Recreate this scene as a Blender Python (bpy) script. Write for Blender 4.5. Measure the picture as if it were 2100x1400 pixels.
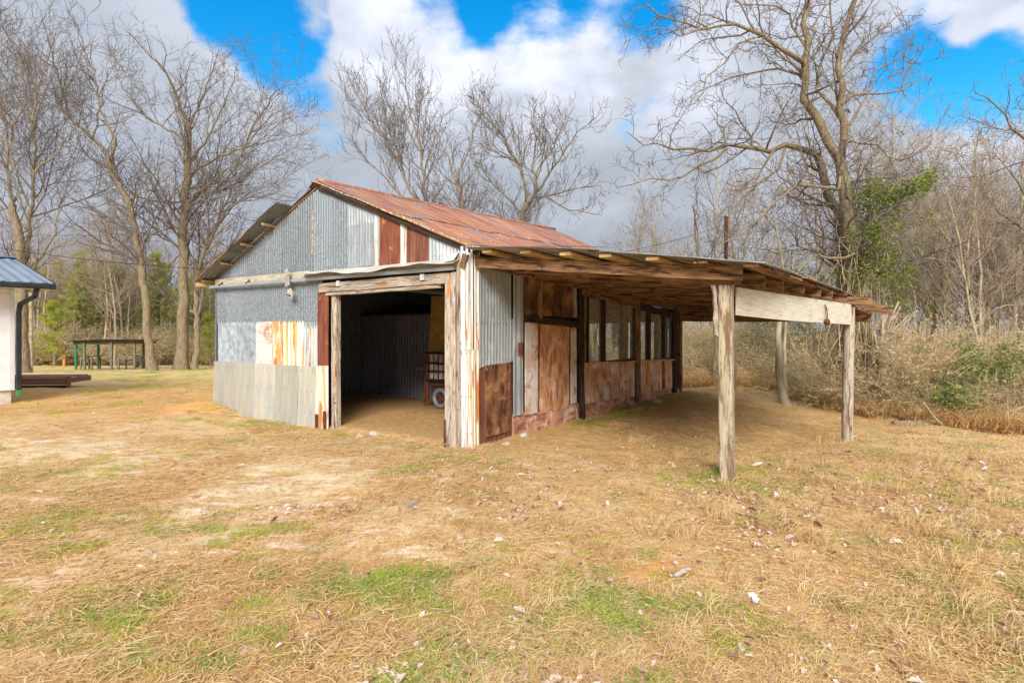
import bpy, math, random
import numpy as np
from mathutils import Vector, Matrix
R = math.radians
random.seed(7); rng = np.random.default_rng(7)
for o in list(bpy.data.objects): bpy.data.objects.remove(o)
sc = bpy.context.scene
C = sc.collection

# ------------------------------------------------------------ camera
F_PX, EYE = 1150.0, 1.6
cam = bpy.data.objects.new('camera', bpy.data.cameras.new('camera')); C.objects.link(cam); sc.camera = cam
cam.location = (0, 0, EYE); cam.rotation_euler = (R(90), 0, 0)
cam.data.sensor_width = 36; cam.data.lens = 36 * F_PX / 2100
cam.data.shift_y = -20 / 2100
cam.data.clip_end = 3000

# ------------------------------------------------------------ node helpers
class NT:
    def __init__(s, nt): s.nt = nt
    def n(s, t, **kw):
        nd = s.nt.nodes.new(t)
        for k, v in kw.items():
            if k.startswith('i_'):
                k2 = k[2:]; k2 = int(k2) if k2.isdigit() else k2
                nd.inputs[k2].default_value = v
            else: setattr(nd, k, v)
        return nd
    def l(s, a, b): s.nt.links.new(a, b)
    def math(s, op, a, b=None, c=None, clamp=False):
        nd = s.n('ShaderNodeMath', operation=op); nd.use_clamp = clamp
        for i, v in enumerate((a, b, c)):
            if v is None: continue
            if isinstance(v, (int, float)): nd.inputs[i].default_value = v
            else: s.l(v, nd.inputs[i])
        return nd.outputs[0]
    def rng(s, v, lo, hi, a=0., b=1.):
        nd = s.n('ShaderNodeMapRange', interpolation_type='SMOOTHSTEP'); nd.inputs[1].default_value = lo; nd.inputs[2].default_value = hi
        nd.inputs[3].default_value = a; nd.inputs[4].default_value = b; s.l(v, nd.inputs[0]); return nd.outputs[0]
    def mixc(s, f, a, b, mode='MIX'):
        nd = s.n('ShaderNodeMix', data_type='RGBA', blend_type=mode)
        for i, v in ((0, f), (6, a), (7, b)):
            if isinstance(v, (int, float)): nd.inputs[i].default_value = v
            elif isinstance(v, tuple): nd.inputs[i].default_value = (*v[:3], 1)
            else: s.l(v, nd.inputs[i])
        return nd.outputs[2]
    def noise(s, vec, scale=1., detail=4., rough=.55, dist=0.):
        nd = s.n('ShaderNodeTexNoise'); nd.inputs['Scale'].default_value = scale; nd.inputs['Detail'].default_value = detail
        nd.inputs['Roughness'].default_value = rough; nd.inputs['Distortion'].default_value = dist
        if vec is not None: s.l(vec, nd.inputs['Vector'])
        return nd.outputs['Fac']

def srgb(r, g, b):
    f = lambda c: (c / 255 / 12.92) if c / 255 <= .04045 else ((c / 255 + .055) / 1.055) ** 2.4
    return (f(r), f(g), f(b))

# ------------------------------------------------------------ world: Nishita sky seen through drifting clouds
SUN_EL, SUN_AZ = 33, 184          # azimuth: degrees clockwise from +Y
w = bpy.data.worlds.new('World'); sc.world = w; w.use_nodes = True
w.node_tree.nodes.clear(); g = NT(w.node_tree)
sky = g.n('ShaderNodeTexSky', sky_type='NISHITA'); sky.sun_disc = False
sky.sun_elevation = R(SUN_EL); sky.sun_rotation = R(SUN_AZ)
hs = g.n('ShaderNodeHueSaturation'); hs.inputs['Saturation'].default_value = 1.55; hs.inputs['Value'].default_value = .95
g.l(sky.outputs[0], hs.inputs['Color'])
skymul = g.mixc(1.0, hs.outputs[0], (.42, 1.05, 1.0), 'MULTIPLY')
bg1 = g.n('ShaderNodeBackground'); bg1.inputs[1].default_value = .078; g.l(skymul, bg1.inputs[0])
tc = g.n('ShaderNodeTexCoord')
sep = g.n('ShaderNodeSeparateXYZ'); g.l(tc.outputs['Generated'], sep.inputs[0])
zc = g.math('MAXIMUM', sep.outputs[2], .02)
zz = g.math('ADD', zc, .32)
cmb = g.n('ShaderNodeCombineXYZ'); g.l(g.math('DIVIDE', sep.outputs[0], zz), cmb.inputs[0]); g.l(g.math('DIVIDE', sep.outputs[1], zz), cmb.inputs[1])
cv = cmb.outputs[0]
n1 = g.noise(cv, 2.3, 8, .58, .25)
n2 = g.noise(cv, 5.5, 8, .6)
cover = g.math('ADD', g.math('MULTIPLY', n1, .62), g.math('MULTIPLY', n2, .38))
def gap(px, py, rad, amt):          # an opening in the cloud deck towards one direction
    d = Vector(((px - 1050) / F_PX, 1, (680 - py) / F_PX)).normalized()
    dp = g.n('ShaderNodeVectorMath', operation='DOT_PRODUCT'); g.l(tc.outputs['Generated'], dp.inputs[0]); dp.inputs[1].default_value = d
    return g.rng(dp.outputs['Value'], math.cos(R(rad)), math.cos(R(rad * .15)), 0., amt)
cov = cover
cov = g.math('ADD', cov, .055)
for a in ((520, 30, 7, .20), (610, 110, 6, .18), (520, -60, 8, .2), (1080, 10, 7, .24), (920, 25, 6, .16), (1280, -10, 7, .2), (1950, 115, 7, .27), (2040, 185, 5, .14), (660, 250, 4, .10)):
    cov = g.math('SUBTRACT', cov, gap(*a))
for a in ((820, 130, 9, .08), (1150, 130, 9, .09), (600, 20, 3.4, .22), (2060, 60, 4, .16), (1980, 20, 3, .12), (740, 25, 3, .15)):
    cov = g.math('ADD', cov, gap(*a))
cloud_a = g.rng(cov, .34, .50)
hz = g.rng(sep.outputs[2], .0, .36, .7, 0.)
cloud_a = g.math('ADD', cloud_a, hz, clamp=True)
n3 = g.noise(cv, 3.1, 7, .55, .3)
bright = g.rng(n3, .38, .68)
puff = g.math('MAXIMUM', gap(860, 110, 10, .6), gap(1160, 110, 10, .65)); puff = g.math('MAXIMUM', puff, gap(1380, 190, 6, .45))
puff = g.math('MAXIMUM', puff, gap(2020, 60, 8, .5)); puff = g.math('MAXIMUM', puff, gap(2000, 260, 5, .45))
bil = g.rng(g.math('ADD', g.math('MULTIPLY', n2, .6), g.math('MULTIPLY', n3, .4)), .36, .60, .35, 1.3)
bright = g.math('ADD', g.math('MULTIPLY', bright, .35), g.math('MULTIPLY', puff, bil), clamp=True)
ccol = g.mixc(bright, (.285, .315, .365), (.52, .54, .62))
bg2 = g.n('ShaderNodeBackground'); grad = g.math('MULTIPLY_ADD', zc, 1.0, .74); vm = g.n('ShaderNodeVectorMath', operation='SCALE'); g.l(ccol, vm.inputs[0]); g.l(grad, vm.inputs['Scale'])   # overcast skies brighten towards the zenith
g.l(vm.outputs[0], bg2.inputs[0]); bg2.inputs[1].default_value = .48
ms = g.n('ShaderNodeMixShader'); g.l(cloud_a, ms.inputs[0]); g.l(bg1.outputs[0], ms.inputs[1]); g.l(bg2.outputs[0], ms.inputs[2])
wo = g.n('ShaderNodeOutputWorld'); g.l(ms.outputs[0], wo.inputs[0])

sun = bpy.data.objects.new('sun', bpy.data.lights.new('sun', 'SUN')); C.objects.link(sun)
sun.data.energy = 1.35; sun.data.angle = R(26); sun.data.color = (1, .95, .87)
a = R(SUN_AZ); e = R(SUN_EL)
sd = Vector((math.sin(a) * math.cos(e), math.cos(a) * math.cos(e), math.sin(e)))
sun.rotation_euler = sd.to_track_quat('Z', 'Y').to_euler()
vs = sc.view_settings; vs.view_transform = 'Standard'; vs.look = 'None'; vs.gamma = 1; vs.use_curve_mapping = False
vs.exposure = 1.78
sc.cycles.max_bounces = 6; sc.cycles.diffuse_bounces = 3; sc.cycles.transmission_bounces = 3; sc.cycles.transparent_max_bounces = 6

# ------------------------------------------------------------ materials
def material(name, cols, scale=(1, 1, 1), detail=5, rough=.85, metal=0., bump=.3, bdist=.004, layers=(), coord='Object', spec=.3, fine=None, rand=True, trans=0.):
    """cols: (lo, hi) colours mixed by stretched noise; layers: (scale3, lo, hi, colour, detail)"""
    m = bpy.data.materials.new(name); m.use_nodes = True; m.node_tree.nodes.clear(); g = NT(m.node_tree)
    out = g.n('ShaderNodeOutputMaterial'); b = g.n('ShaderNodeBsdfPrincipled'); g.l(b.outputs[0], out.inputs[0])
    tc = g.n('ShaderNodeTexCoord'); vec = tc.outputs[coord]
    if rand:
        oi = g.n('ShaderNodeObjectInfo'); off = g.n('ShaderNodeVectorMath', operation='SCALE'); off.inputs[0].default_value = (37, 19, 53); g.l(oi.outputs['Random'], off.inputs['Scale'])
        ad = g.n('ShaderNodeVectorMath', operation='ADD'); g.l(vec, ad.inputs[0]); g.l(off.outputs[0], ad.inputs[1]); vec = ad.outputs[0]
    def sv(s3):
        mp = g.n('ShaderNodeVectorMath', operation='MULTIPLY'); mp.inputs[1].default_value = s3; g.l(vec, mp.inputs[0]); return mp.outputs[0]
    n = g.noise(sv(scale), 1, detail, .6)
    col = g.mixc(g.rng(n, .3, .7), cols[0], cols[1])
    for (s3, lo, hi, c, dt) in layers:
        k = g.noise(sv(s3), 1, dt, .62, .2)
        col = g.mixc(g.rng(k, lo, hi), col, c)
    if rand:
        v = g.rng(oi.outputs['Random'], 0, 1, .86, 1.1)
        h = g.n('ShaderNodeHueSaturation'); g.l(v, h.inputs['Value']); g.l(col, h.inputs['Color']); col = h.outputs[0]
    g.l(col, b.inputs['Base Color'])
    b.inputs['Roughness'].default_value = rough; b.inputs['Metallic'].default_value = metal; b.inputs['Specular IOR Level'].default_value = spec
    if bump:
        fs = fine or tuple(x * 2.5 for x in scale)
        k = g.noise(sv(fs), 1, 4, .6); bp = g.n('ShaderNodeBump'); bp.inputs['Strength'].default_value = bump; bp.inputs['Distance'].default_value = bdist
        g.l(k, bp.inputs['Height']); g.l(bp.outputs[0], b.inputs['Normal'])
    if trans:
        tr = g.n('ShaderNodeBsdfTranslucent'); g.l(col, tr.inputs[0]); mx = g.n('ShaderNodeMixShader'); mx.inputs[0].default_value = trans
        g.l(b.outputs[0], mx.inputs[1]); g.l(tr.outputs[0], mx.inputs[2]); g.l(mx.outputs[0], out.inputs[0])
    return m
S_ = srgb
M = {}
ORANGE, RUST, DRUST = (.62, .27, .05), (.30, .085, .035), (.13, .04, .025)
galv = dict(rough=.5, metal=.35, bump=.12, bdist=.002, fine=(60, 60, 60), spec=.4)
M['galv'] = material('galvanised_spangle', ((.17, .20, .22), (.31, .345, .37)), (34, 26, 30), 3, layers=[((9, .8, 5), .60, .8, (.50, .52, .52), 4), ((1.5, 1, 1), .5, .75, (.24, .28, .31), 3), ((5, .5, 5), .70, .8, (.42, .30, .13), 5)], **galv)
M['galv_light'] = material('galvanised_light', ((.30, .335, .35), (.44, .48, .50)), (30, 3, 30), 3, layers=[((1.8, 1.2, 1), .5, .72, (.62, .65, .66), 3), ((10, .6, 5), .68, .8, (.48, .36, .2), 5)], **galv)
M['galv_blue'] = material('galvanised_blue_mottle', ((.24, .30, .36), (.52, .57, .61)), (9, 7, 9), 5, layers=[((30, 30, 30), .5, .7, (.45, .5, .54), 2), ((2, 1, 1), .62, .75, (.22, .28, .33), 4)], **galv)
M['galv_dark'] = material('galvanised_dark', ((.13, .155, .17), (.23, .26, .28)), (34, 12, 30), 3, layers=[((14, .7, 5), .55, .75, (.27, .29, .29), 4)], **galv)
M['galv_in'] = material('galvanised_inside', ((.20, .20, .25), (.36, .35, .42)), (34, 3, 30), 3, layers=[((14, .7, 5), .55, .75, (.42, .41, .46), 4)], **galv)
M['beige'] = material('sheet_beige', ((.44, .42, .36), (.56, .53, .46)), (14, 1.2, 5), 4, layers=[((3, 1.5, 3), .5, .75, (.40, .41, .40), 4), ((12, .5, 5), .72, .82, (.40, .27, .13), 5), ((4, 4, 4), .7, .8, (.45, .32, .2), 6)], **galv)
rustk = dict(rough=.85, metal=.0, bump=.35, bdist=.003, fine=(70, 40, 50), spec=.2)
M['rust'] = material('sheet_rust', ((.15, .045, .03), (.28, .10, .055)), (10, 1.5, 8), 6, layers=[((5, 3, 5), .60, .72, ORANGE, 6), ((9, 5, 6), .66, .73, (.50, .42, .36), 6), ((8, .7, 5), .6, .75, DRUST, 4)], **rustk)
M['rust_dark'] = material('sheet_rust_dark', ((.13, .05, .035), (.25, .10, .06)), (12, 1.2, 8), 5, layers=[((5, 4, 5), .66, .72, ORANGE, 5), ((9, .8, 6), .55, .70, (.30, .17, .13), 5)], **rustk)
M['streak'] = material('sheet_white_rust_streaks', ((.62, .61, .56), (.76, .76, .72)), (16, 1, 8), 4, layers=[((17, .5, 8), .47, .56, (.58, .42, .12), 4), ((15, .9, 8), .54, .62, (.50, .18, .05), 5)], **rustk)
M['streak_light'] = material('sheet_white_some_rust', ((.55, .60, .62), (.70, .72, .70)), (16, 1, 8), 4, layers=[((14, .5, 8), .52, .62, (.56, .36, .10), 4), ((18, 1.2, 8), .56, .64, (.46, .15, .05), 5), ((22, .4, 8), .58, .64, (.30, .35, .37), 3)], **rustk)
M['orange_sheet'] = material('sheet_orange_rust', ((.50, .24, .07), (.62, .38, .15)), (14, 2, 8), 5, layers=[((20, 1.4, 8), .48, .60, (.66, .60, .48), 6), ((14, 3, 8), .52, .62, (.40, .14, .05), 6)], **rustk)
M['half_rust'] = material('sheet_white_crosshatched_rust', ((.55, .57, .55), (.66, .67, .64)), (30, 30, 30), 2, layers=[((3.2, 1.6, 3), .50, .62, (.46, .22, .10), 8), ((30, 30, 20), .50, .60, (.60, .58, .52), 3), ((30, 6, 20), .62, .70, (.5, .27, .1), 5)], **rustk)
M['roof_red'] = material('roof_rust_red', ((.26, .10, .065), (.40, .17, .11)), (7, .8, 6), 6, layers=[((3, 1.0, 3), .44, .60, (.30, .20, .175), 6), ((9, .35, 5), .56, .66, (.58, .27, .08), 5), ((2.5, 4, 3), .66, .74, (.20, .065, .045), 6)], rough=.7, metal=.05, bump=.25, bdist=.003, fine=(60, 30, 50), spec=.35)
M['roof_under'] = material('roof_sheet_weathered', ((.19, .185, .17), (.34, .33, .30)), (10, .8, 6), 5, layers=[((8, .5, 5), .55, .7, (.24, .15, .09), 5), ((3, 2, 3), .6, .72, (.33, .18, .10), 5)], **rustk)
wd = dict(rough=.92, bump=.7, bdist=.006, spec=.15)
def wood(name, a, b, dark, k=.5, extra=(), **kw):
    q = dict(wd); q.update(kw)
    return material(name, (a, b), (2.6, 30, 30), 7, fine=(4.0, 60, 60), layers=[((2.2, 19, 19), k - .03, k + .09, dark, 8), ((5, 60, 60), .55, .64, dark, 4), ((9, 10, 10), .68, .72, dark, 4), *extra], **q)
M['wood_grey'] = wood('weathered_wood_grey', (.36, .30, .23), (.56, .49, .41), (.17, .10, .065), .56, extra=[((1.5, 7, 7), .58, .70, (.52, .22, .07), 5), ((6, 9, 9), .70, .74, (.10, .05, .03), 4)])
M['wood_pale'] = wood('weathered_wood_pale', (.52, .47, .35), (.64, .59, .46), (.33, .24, .13), .60, extra=[((2.5, 9, 9), .66, .72, (.36, .21, .08), 5)])
M['wood_brown'] = wood('old_wood_brown', (.20, .11, .055), (.38, .23, .12), (.07, .035, .02), .52, extra=[((1.2, 6, 6), .60, .76, (.46, .27, .12), 5)])
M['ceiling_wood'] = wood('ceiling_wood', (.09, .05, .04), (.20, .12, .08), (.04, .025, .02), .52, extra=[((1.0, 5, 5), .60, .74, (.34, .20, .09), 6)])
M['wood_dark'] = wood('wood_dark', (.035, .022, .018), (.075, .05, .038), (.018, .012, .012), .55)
M['wood_yellow'] = wood('fresh_sawn_wood', (.55, .36, .15), (.68, .48, .24), (.30, .16, .06), .60)
M['post_olive'] = wood('post_lichen_wood', (.36, .30, .20), (.52, .45, .33), (.20, .13, .08), .52, extra=[((3, 5, 5), .60, .7, (.27, .20, .12), 6), ((2, 12, 12), .66, .76, (.62, .58, .50), 4)])
M['white_ply'] = wood('white_painted_board', (.74, .69, .57), (.82, .78, .68), (.62, .52, .38), .62, extra=[((1.6, 4, 4), .66, .76, (.55, .42, .28), 6), ((14, 20, 20), .73, .76, (.10, .07, .05), 3)], bump=.2)
def clay(name, a, b, c, d):
    return material(name, (a, b), (3, 3, 3), 7, rough=.95, bump=.5, bdist=.006, spec=.1, fine=(25, 25, 25), layers=[((9, 2.4, 9), .46, .62, c, 8), ((3, 3, 3), .52, .66, d, 8), ((26, 14, 26), .56, .66, a, 5), ((60, 60, 60), .6, .7, c, 3)])
M['clay_ply'] = clay('plywood_stained_red', (.58, .27, .14), (.78, .46, .28), (.36, .15, .07), (.80, .60, .46))
M['clay_ply2'] = clay('plywood_stained_pale', (.64, .33, .19), (.80, .52, .36), (.40, .19, .10), (.80, .70, .62))
M['clay_shaded'] = clay('plywood_brown_shaded', (.10, .045, .03), (.21, .10, .06), (.06, .03, .022), (.34, .18, .07))  # brown plywood with the shade on the upper boards put into its colour
M['clay_dark'] = clay('plywood_brown', (.20, .085, .05), (.38, .18, .09), (.10, .045, .03), (.46, .26, .12))
M['stucco'] = clay('red_plaster_footing', (.46, .22, .14), (.66, .36, .25), (.30, .13, .08), (.70, .54, .44))
M['pinkwhite'] = clay('white_board_stained_red', (.60, .54, .50), (.70, .67, .64), (.55, .36, .27), (.42, .17, .09))
M['osb'] = material('strand_board', ((.42, .22, .06), (.60, .36, .12)), (22, 9, 20), 3, rough=.8, bump=.3, layers=[((12, 25, 20), .55, .68, (.68, .45, .2), 2)])
M['rusty_iron'] = material('rusty_iron', ((.12, .045, .03), (.24, .09, .05)), (14, 14, 14), 6, rough=.85, metal=.2, bump=.4)
M['steel_rail'] = material('galvanised_rail', ((.36, .41, .44), (.50, .55, .58)), (2, 12, 12), 4, rough=.45, metal=.4, bump=.05, layers=[((6, 6, 6), .68, .76, (.42, .26, .1), 5)])
M['white_bracket'] = material('white_bracket', ((.75, .76, .78), (.82, .83, .85)), (20, 20, 20), 2, rough=.5, bump=0)
M['flashing'] = material('crumpled_flashing', ((.50, .48, .42), (.66, .64, .58)), (4, 8, 4), 5, rough=.6, metal=.15, bump=.4, bdist=.01, layers=[((3, 9, 4), .6, .72, (.58, .42, .2), 5)])
M['canvas'] = material('crumpled_plate', ((.38, .33, .28), (.50, .45, .40)), (9, 9, 9), 5, rough=.8, bump=.5)
M['black'] = material('black_metal', ((.022, .025, .03), (.04, .045, .05)), (4, 4, 4), 3, rough=.45, bump=.05)
M['white_siding'] = material('white_siding', ((.72, .73, .74), (.80, .81, .82)), (6, 1, 6), 3, rough=.7, bump=.08)
M['slate_roof'] = material('slate_blue_metal_roof', ((.20, .26, .33), (.30, .36, .44)), (3, .8, 3), 4, rough=.4, metal=.3, bump=.05, spec=.5)
M['deck'] = material('deck_brown', ((.20, .10, .075), (.30, .16, .12)), (1, 10, 10), 5, rough=.8, bump=.3)
M['green_paint'] = material('green_paint', ((.03, .16, .06), (.06, .26, .10)), (8, 8, 8), 4, rough=.7, bump=.2)
M['mossy_wood'] = material('mossy_grey_wood', ((.16, .15, .10), (.28, .26, .19)), (6, 6, 6), 5, rough=.9, bump=.4)
M['orange_paint'] = material('orange_paint', ((.85, .22, .02), (.9, .3, .04)), (5, 5, 5), 2, rough=.6, bump=0)
M['bark'] = material('bark', ((.17, .125, .08), (.35, .28, .18)), (16, 16, 3), 6, rough=.95, bump=1.0, bdist=.02, fine=(22, 22, 5), spec=.1, layers=[((2, 2, 1.2), .56, .68, (.26, .25, .12), 5), ((5, 5, 2), .66, .74, (.44, .41, .33), 5)], rand=False)
M['twig'] = material('twig_bark', ((.16, .13, .115), (.30, .25, .215)), (3, 3, 3), 3, rough=.95, bump=0, spec=.1, rand=False)
M['twig_pale'] = material('twig_pale', ((.26, .20, .14), (.46, .37, .27)), (3, 3, 3), 3, rough=.95, bump=0, spec=.1, rand=False)
M['bark_pale'] = material('bark_pale', ((.32, .26, .17), (.54, .46, .33)), (7, 7, 2), 5, rough=.95, bump=.6, bdist=.01, spec=.1)
M['splinter'] = material('splintered_wood', ((.36, .27, .19), (.58, .47, .36)), (9, 9, 2), 5, rough=.9, bump=.6)
def leafmat(name, a, b, tr=.25, rough=.6, sc_=1.3, layers=()):
    return material(name, (a, b), (sc_,) * 3, 3, rough=rough, bump=0, spec=.25, trans=tr, layers=layers)
M['ivy'] = leafmat('ivy_leaf', (.12, .20, .035), (.42, .46, .08), .35, .45, 5)
M['bush_green'] = leafmat('shrub_leaf', (.13, .22, .04), (.38, .46, .11), .35, .5, 5)
M['needle'] = leafmat('pine_needle', (.30, .34, .08), (.66, .66, .19), .45, .6, 1.2)
M['needle_bright'] = leafmat('pine_needle_bright', (.34, .44, .05), (.66, .68, .09), .45, .6, 1.2)
M['stem'] = leafmat('thicket_stem', (.52, .39, .24), (.80, .64, .42), .1, .9, 2.0)
M['stem_grey'] = leafmat('thicket_stem_grey', (.38, .31, .21), (.64, .54, .39), .1, .9, 2.0)
M['deadleaf'] = leafmat('dry_thicket_leaf', (.56, .37, .18), (.80, .62, .36), .4, .8, 4)
M['olive_leaf'] = leafmat('olive_thicket_leaf', (.34, .36, .10), (.60, .58, .22), .4, .7, 4)

# ground: soil with zones painted by what lies there (bare dirt, pale clay, straw, moss)
m = bpy.data.materials.new('ground_soil'); m.use_nodes = True; m.node_tree.nodes.clear(); g = NT(m.node_tree)
out = g.n('ShaderNodeOutputMaterial'); b = g.n('ShaderNodeBsdfPrincipled'); g.l(b.outputs[0], out.inputs[0])
tc = g.n('ShaderNodeTexCoord'); P = tc.outputs['Object']
def at_(n_): nd = g.n('ShaderNodeAttribute'); nd.attribute_name = n_; return nd.outputs['Fac']
na = g.noise(P, 1.1, 8, .65); nb = g.noise(P, 9, 6, .7); nc = g.noise(P, 60, 4, .7); nd_ = g.noise(P, .45, 5, .6)
st = g.n('ShaderNodeVectorMath', operation='MULTIPLY'); st.inputs[1].default_value = (2.2, 8, 1); g.l(P, st.inputs[0]); ne = g.noise(st.outputs[0], 1, 6, .65, .4)
col = g.mixc(g.rng(nb, .35, .65), (.62, .39, .17), (.84, .60, .32))
col = g.mixc(g.rng(nc, .42, .60), g.mixc(.55, col, (.34, .19, .08)), col)
col = g.mixc(g.math('MULTIPLY', g.rng(na, .48, .62), at_('pale')), col, (.76, .56, .40))
col = g.mixc(g.math('MULTIPLY', g.rng(ne, .50, .60), at_('pale')), col, (.80, .64, .48))
col = g.mixc(g.math('MULTIPLY', g.rng(g.math('ADD', na, g.math('MULTIPLY', nb, .5)), .62, .82), at_('orange')), col, (.62, .29, .10))
dirt = g.mixc(g.rng(nb, .35, .65), (.56, .34, .14), (.80, .54, .25))
dirt = g.mixc(g.rng(nc, .45, .62), g.mixc(.5, dirt, (.30, .16, .07)), dirt)
col = g.mixc(at_('dirt'), col, dirt)
gm = g.math('MULTIPLY', g.math('MULTIPLY', g.rng(g.math('ADD', g.math('MULTIPLY', na, .6), g.math('MULTIPLY', nb, .4)), .51, .58), g.rng(nc, .42, .55)), at_('moss'))
col = g.mixc(g.math('MULTIPLY', gm, .8), col, (.52, .55, .10))
col = g.mixc(g.math('MULTIPLY', at_('litter'), .75), col, g.mixc(g.rng(nc, .4, .6), (.20, .13, .085), (.50, .36, .24)))
g.l(col, b.inputs['Base Color']); b.inputs['Roughness'].default_value = .95; b.inputs['Specular IOR Level'].default_value = .1
bp = g.n('ShaderNodeBump'); bp.inputs['Strength'].default_value = .9; bp.inputs['Distance'].default_value = .03
g.l(g.math('ADD', g.math('MULTIPLY', nb, .6), g.math('MULTIPLY', nc, .4)), bp.inputs['Height']); g.l(bp.outputs[0], b.inputs['Normal'])
M['ground'] = m
# window glass: clear and reflective; a pale diffuse layer paints in brighter reflections
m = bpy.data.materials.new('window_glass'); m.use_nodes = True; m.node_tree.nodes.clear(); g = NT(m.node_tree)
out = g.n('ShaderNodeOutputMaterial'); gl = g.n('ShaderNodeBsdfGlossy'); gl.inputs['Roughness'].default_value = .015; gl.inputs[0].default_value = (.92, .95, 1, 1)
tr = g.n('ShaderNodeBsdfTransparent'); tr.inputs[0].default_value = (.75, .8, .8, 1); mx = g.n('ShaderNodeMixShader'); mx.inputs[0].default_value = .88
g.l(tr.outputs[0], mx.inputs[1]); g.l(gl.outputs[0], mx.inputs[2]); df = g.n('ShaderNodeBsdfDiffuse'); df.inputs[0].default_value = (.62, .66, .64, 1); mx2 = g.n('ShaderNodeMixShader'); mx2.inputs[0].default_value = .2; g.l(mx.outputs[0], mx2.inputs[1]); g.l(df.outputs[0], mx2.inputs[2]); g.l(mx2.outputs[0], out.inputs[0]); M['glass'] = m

# ------------------------------------------------------------ scene graph helpers
def tag(o, label=None, cat=None, group=None, kind=None):
    if label: o['label'] = label
    if cat: o['category'] = cat
    if group: o['group'] = group
    if kind: o['kind'] = kind
    return o
def empty(name, loc=(0, 0, 0), rz=0):
    o = bpy.data.objects.new(name, None); C.objects.link(o); o.location = loc; o.rotation_euler = (0, 0, rz); o.empty_display_size = .2
    return o
def meshobj(name, V, Fc, mat, parent=None, smooth=False, mw=None):
    me = bpy.data.meshes.new(name)
    V = np.asarray(V, dtype=np.float32)
    if isinstance(Fc, np.ndarray):
        n, k = Fc.shape
        me.vertices.add(len(V)); me.vertices.foreach_set('co', V.ravel())
        me.loops.add(n * k); me.loops.foreach_set('vertex_index', Fc.astype(np.int32).ravel())
        me.polygons.add(n); me.polygons.foreach_set('loop_start', np.arange(0, n * k, k, dtype=np.int32))
        me.polygons.foreach_set('loop_total', np.full(n, k, dtype=np.int32))
        me.update(calc_edges=True)
    else:
        me.from_pydata([tuple(map(float, v)) for v in V], [], Fc); me.update()
    if smooth: me.polygons.foreach_set('use_smooth', np.ones(len(me.polygons), dtype=bool))
    if mat is not None: me.materials.append(mat)
    o = bpy.data.objects.new(name, me); C.objects.link(o)
    if parent is not None: o.parent = parent
    if mw is not None: o.matrix_local = mw
    return o
def frame(o, x, y):     # matrix with origin o, local X along x, Y near y
    x = Vector(x).normalized(); z = x.cross(Vector(y)).normalized(); y2 = z.cross(x)
    m = Matrix.Identity(4)
    for i, v in enumerate((x, y2, z)): m.col[i][:3] = v
    m.col[3][:3] = Vector(o); return m
def beam(name, parent, a, b, w, h, mat, side=(0, 0, 1), wob=.004, seg=6, ch=.12):
    """squared timber from a to b: w across, h along 'side'"""
    a = Vector(a); b = Vector(b); L = (b - a).length
    s = Vector(side)
    if abs((b - a).normalized().dot(s)) > .95: s = Vector((0, 1, 0))
    mw = frame(a, b - a, s)       # local y ~ side
    c = min(w, h) * ch
    prof = [(-h / 2 + c, -w / 2), (h / 2 - c, -w / 2), (h / 2, -w / 2 + c), (h / 2, w / 2 - c), (h / 2 - c, w / 2), (-h / 2 + c, w / 2), (-h / 2, w / 2 - c), (-h / 2, -w / 2 + c)]
    V = []; Fc = []
    for i in range(seg + 1):
        dx = random.uniform(-wob, wob); dy = random.uniform(-wob, wob); k = 1 + random.uniform(-wob, wob) * 4
        for (y, z) in prof:
            V.append((L * i / seg + (random.uniform(-wob, wob) * 1.5 if i in (0, seg) else 0), y * k + dx + random.uniform(-wob, wob) * .3, z * k + dy + random.uniform(-wob, wob) * .3))
    for i in range(seg):
        for j in range(8):
            p = i * 8 + j; q = i * 8 + (j + 1) % 8; Fc.append((p, q, q + 8, p + 8))
    Fc.append(tuple(range(7, -1, -1))); Fc.append(tuple(range(seg * 8, seg * 8 + 8)))
    return meshobj(name, V, Fc, mat, parent, mw=mw)
def pole(name, parent, a, b, r0, r1, mat, sides=12, seg=10, wob=.01, bend=0.):
    a = Vector(a); b = Vector(b); L = (b - a).length; mw = frame(a, b - a, (0.1, 1, 0))
    V = []; Fc = []; ph = random.uniform(0, 6)
    for i in range(seg + 1):
        t = i / seg; r = r0 + (r1 - r0) * t; cx = wob * math.sin(ph + t * 5) + bend * math.sin(t * math.pi); cy = wob * math.cos(ph * 2 + t * 4)
        for j in range(sides):
            an = 2 * math.pi * j / sides; rr = r * (1 + .07 * math.sin(3 * an + ph) + random.uniform(-.04, .04))
            V.append((L * t, cx + rr * math.cos(an), cy + rr * math.sin(an)))
    for i in range(seg):
        for j in range(sides):
            p = i * sides + j; q = i * sides + (j + 1) % sides; Fc.append((p, q, q + sides, p + sides))
    Fc.append(tuple(range(sides - 1, -1, -1))); Fc.append(tuple(range(seg * sides, seg * sides + sides)))
    o = meshobj(name, V, Fc, mat, parent, mw=mw)
    o.data.polygons.foreach_set('use_smooth', [True] * (len(Fc) - 2) + [False, False]); return o
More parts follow.
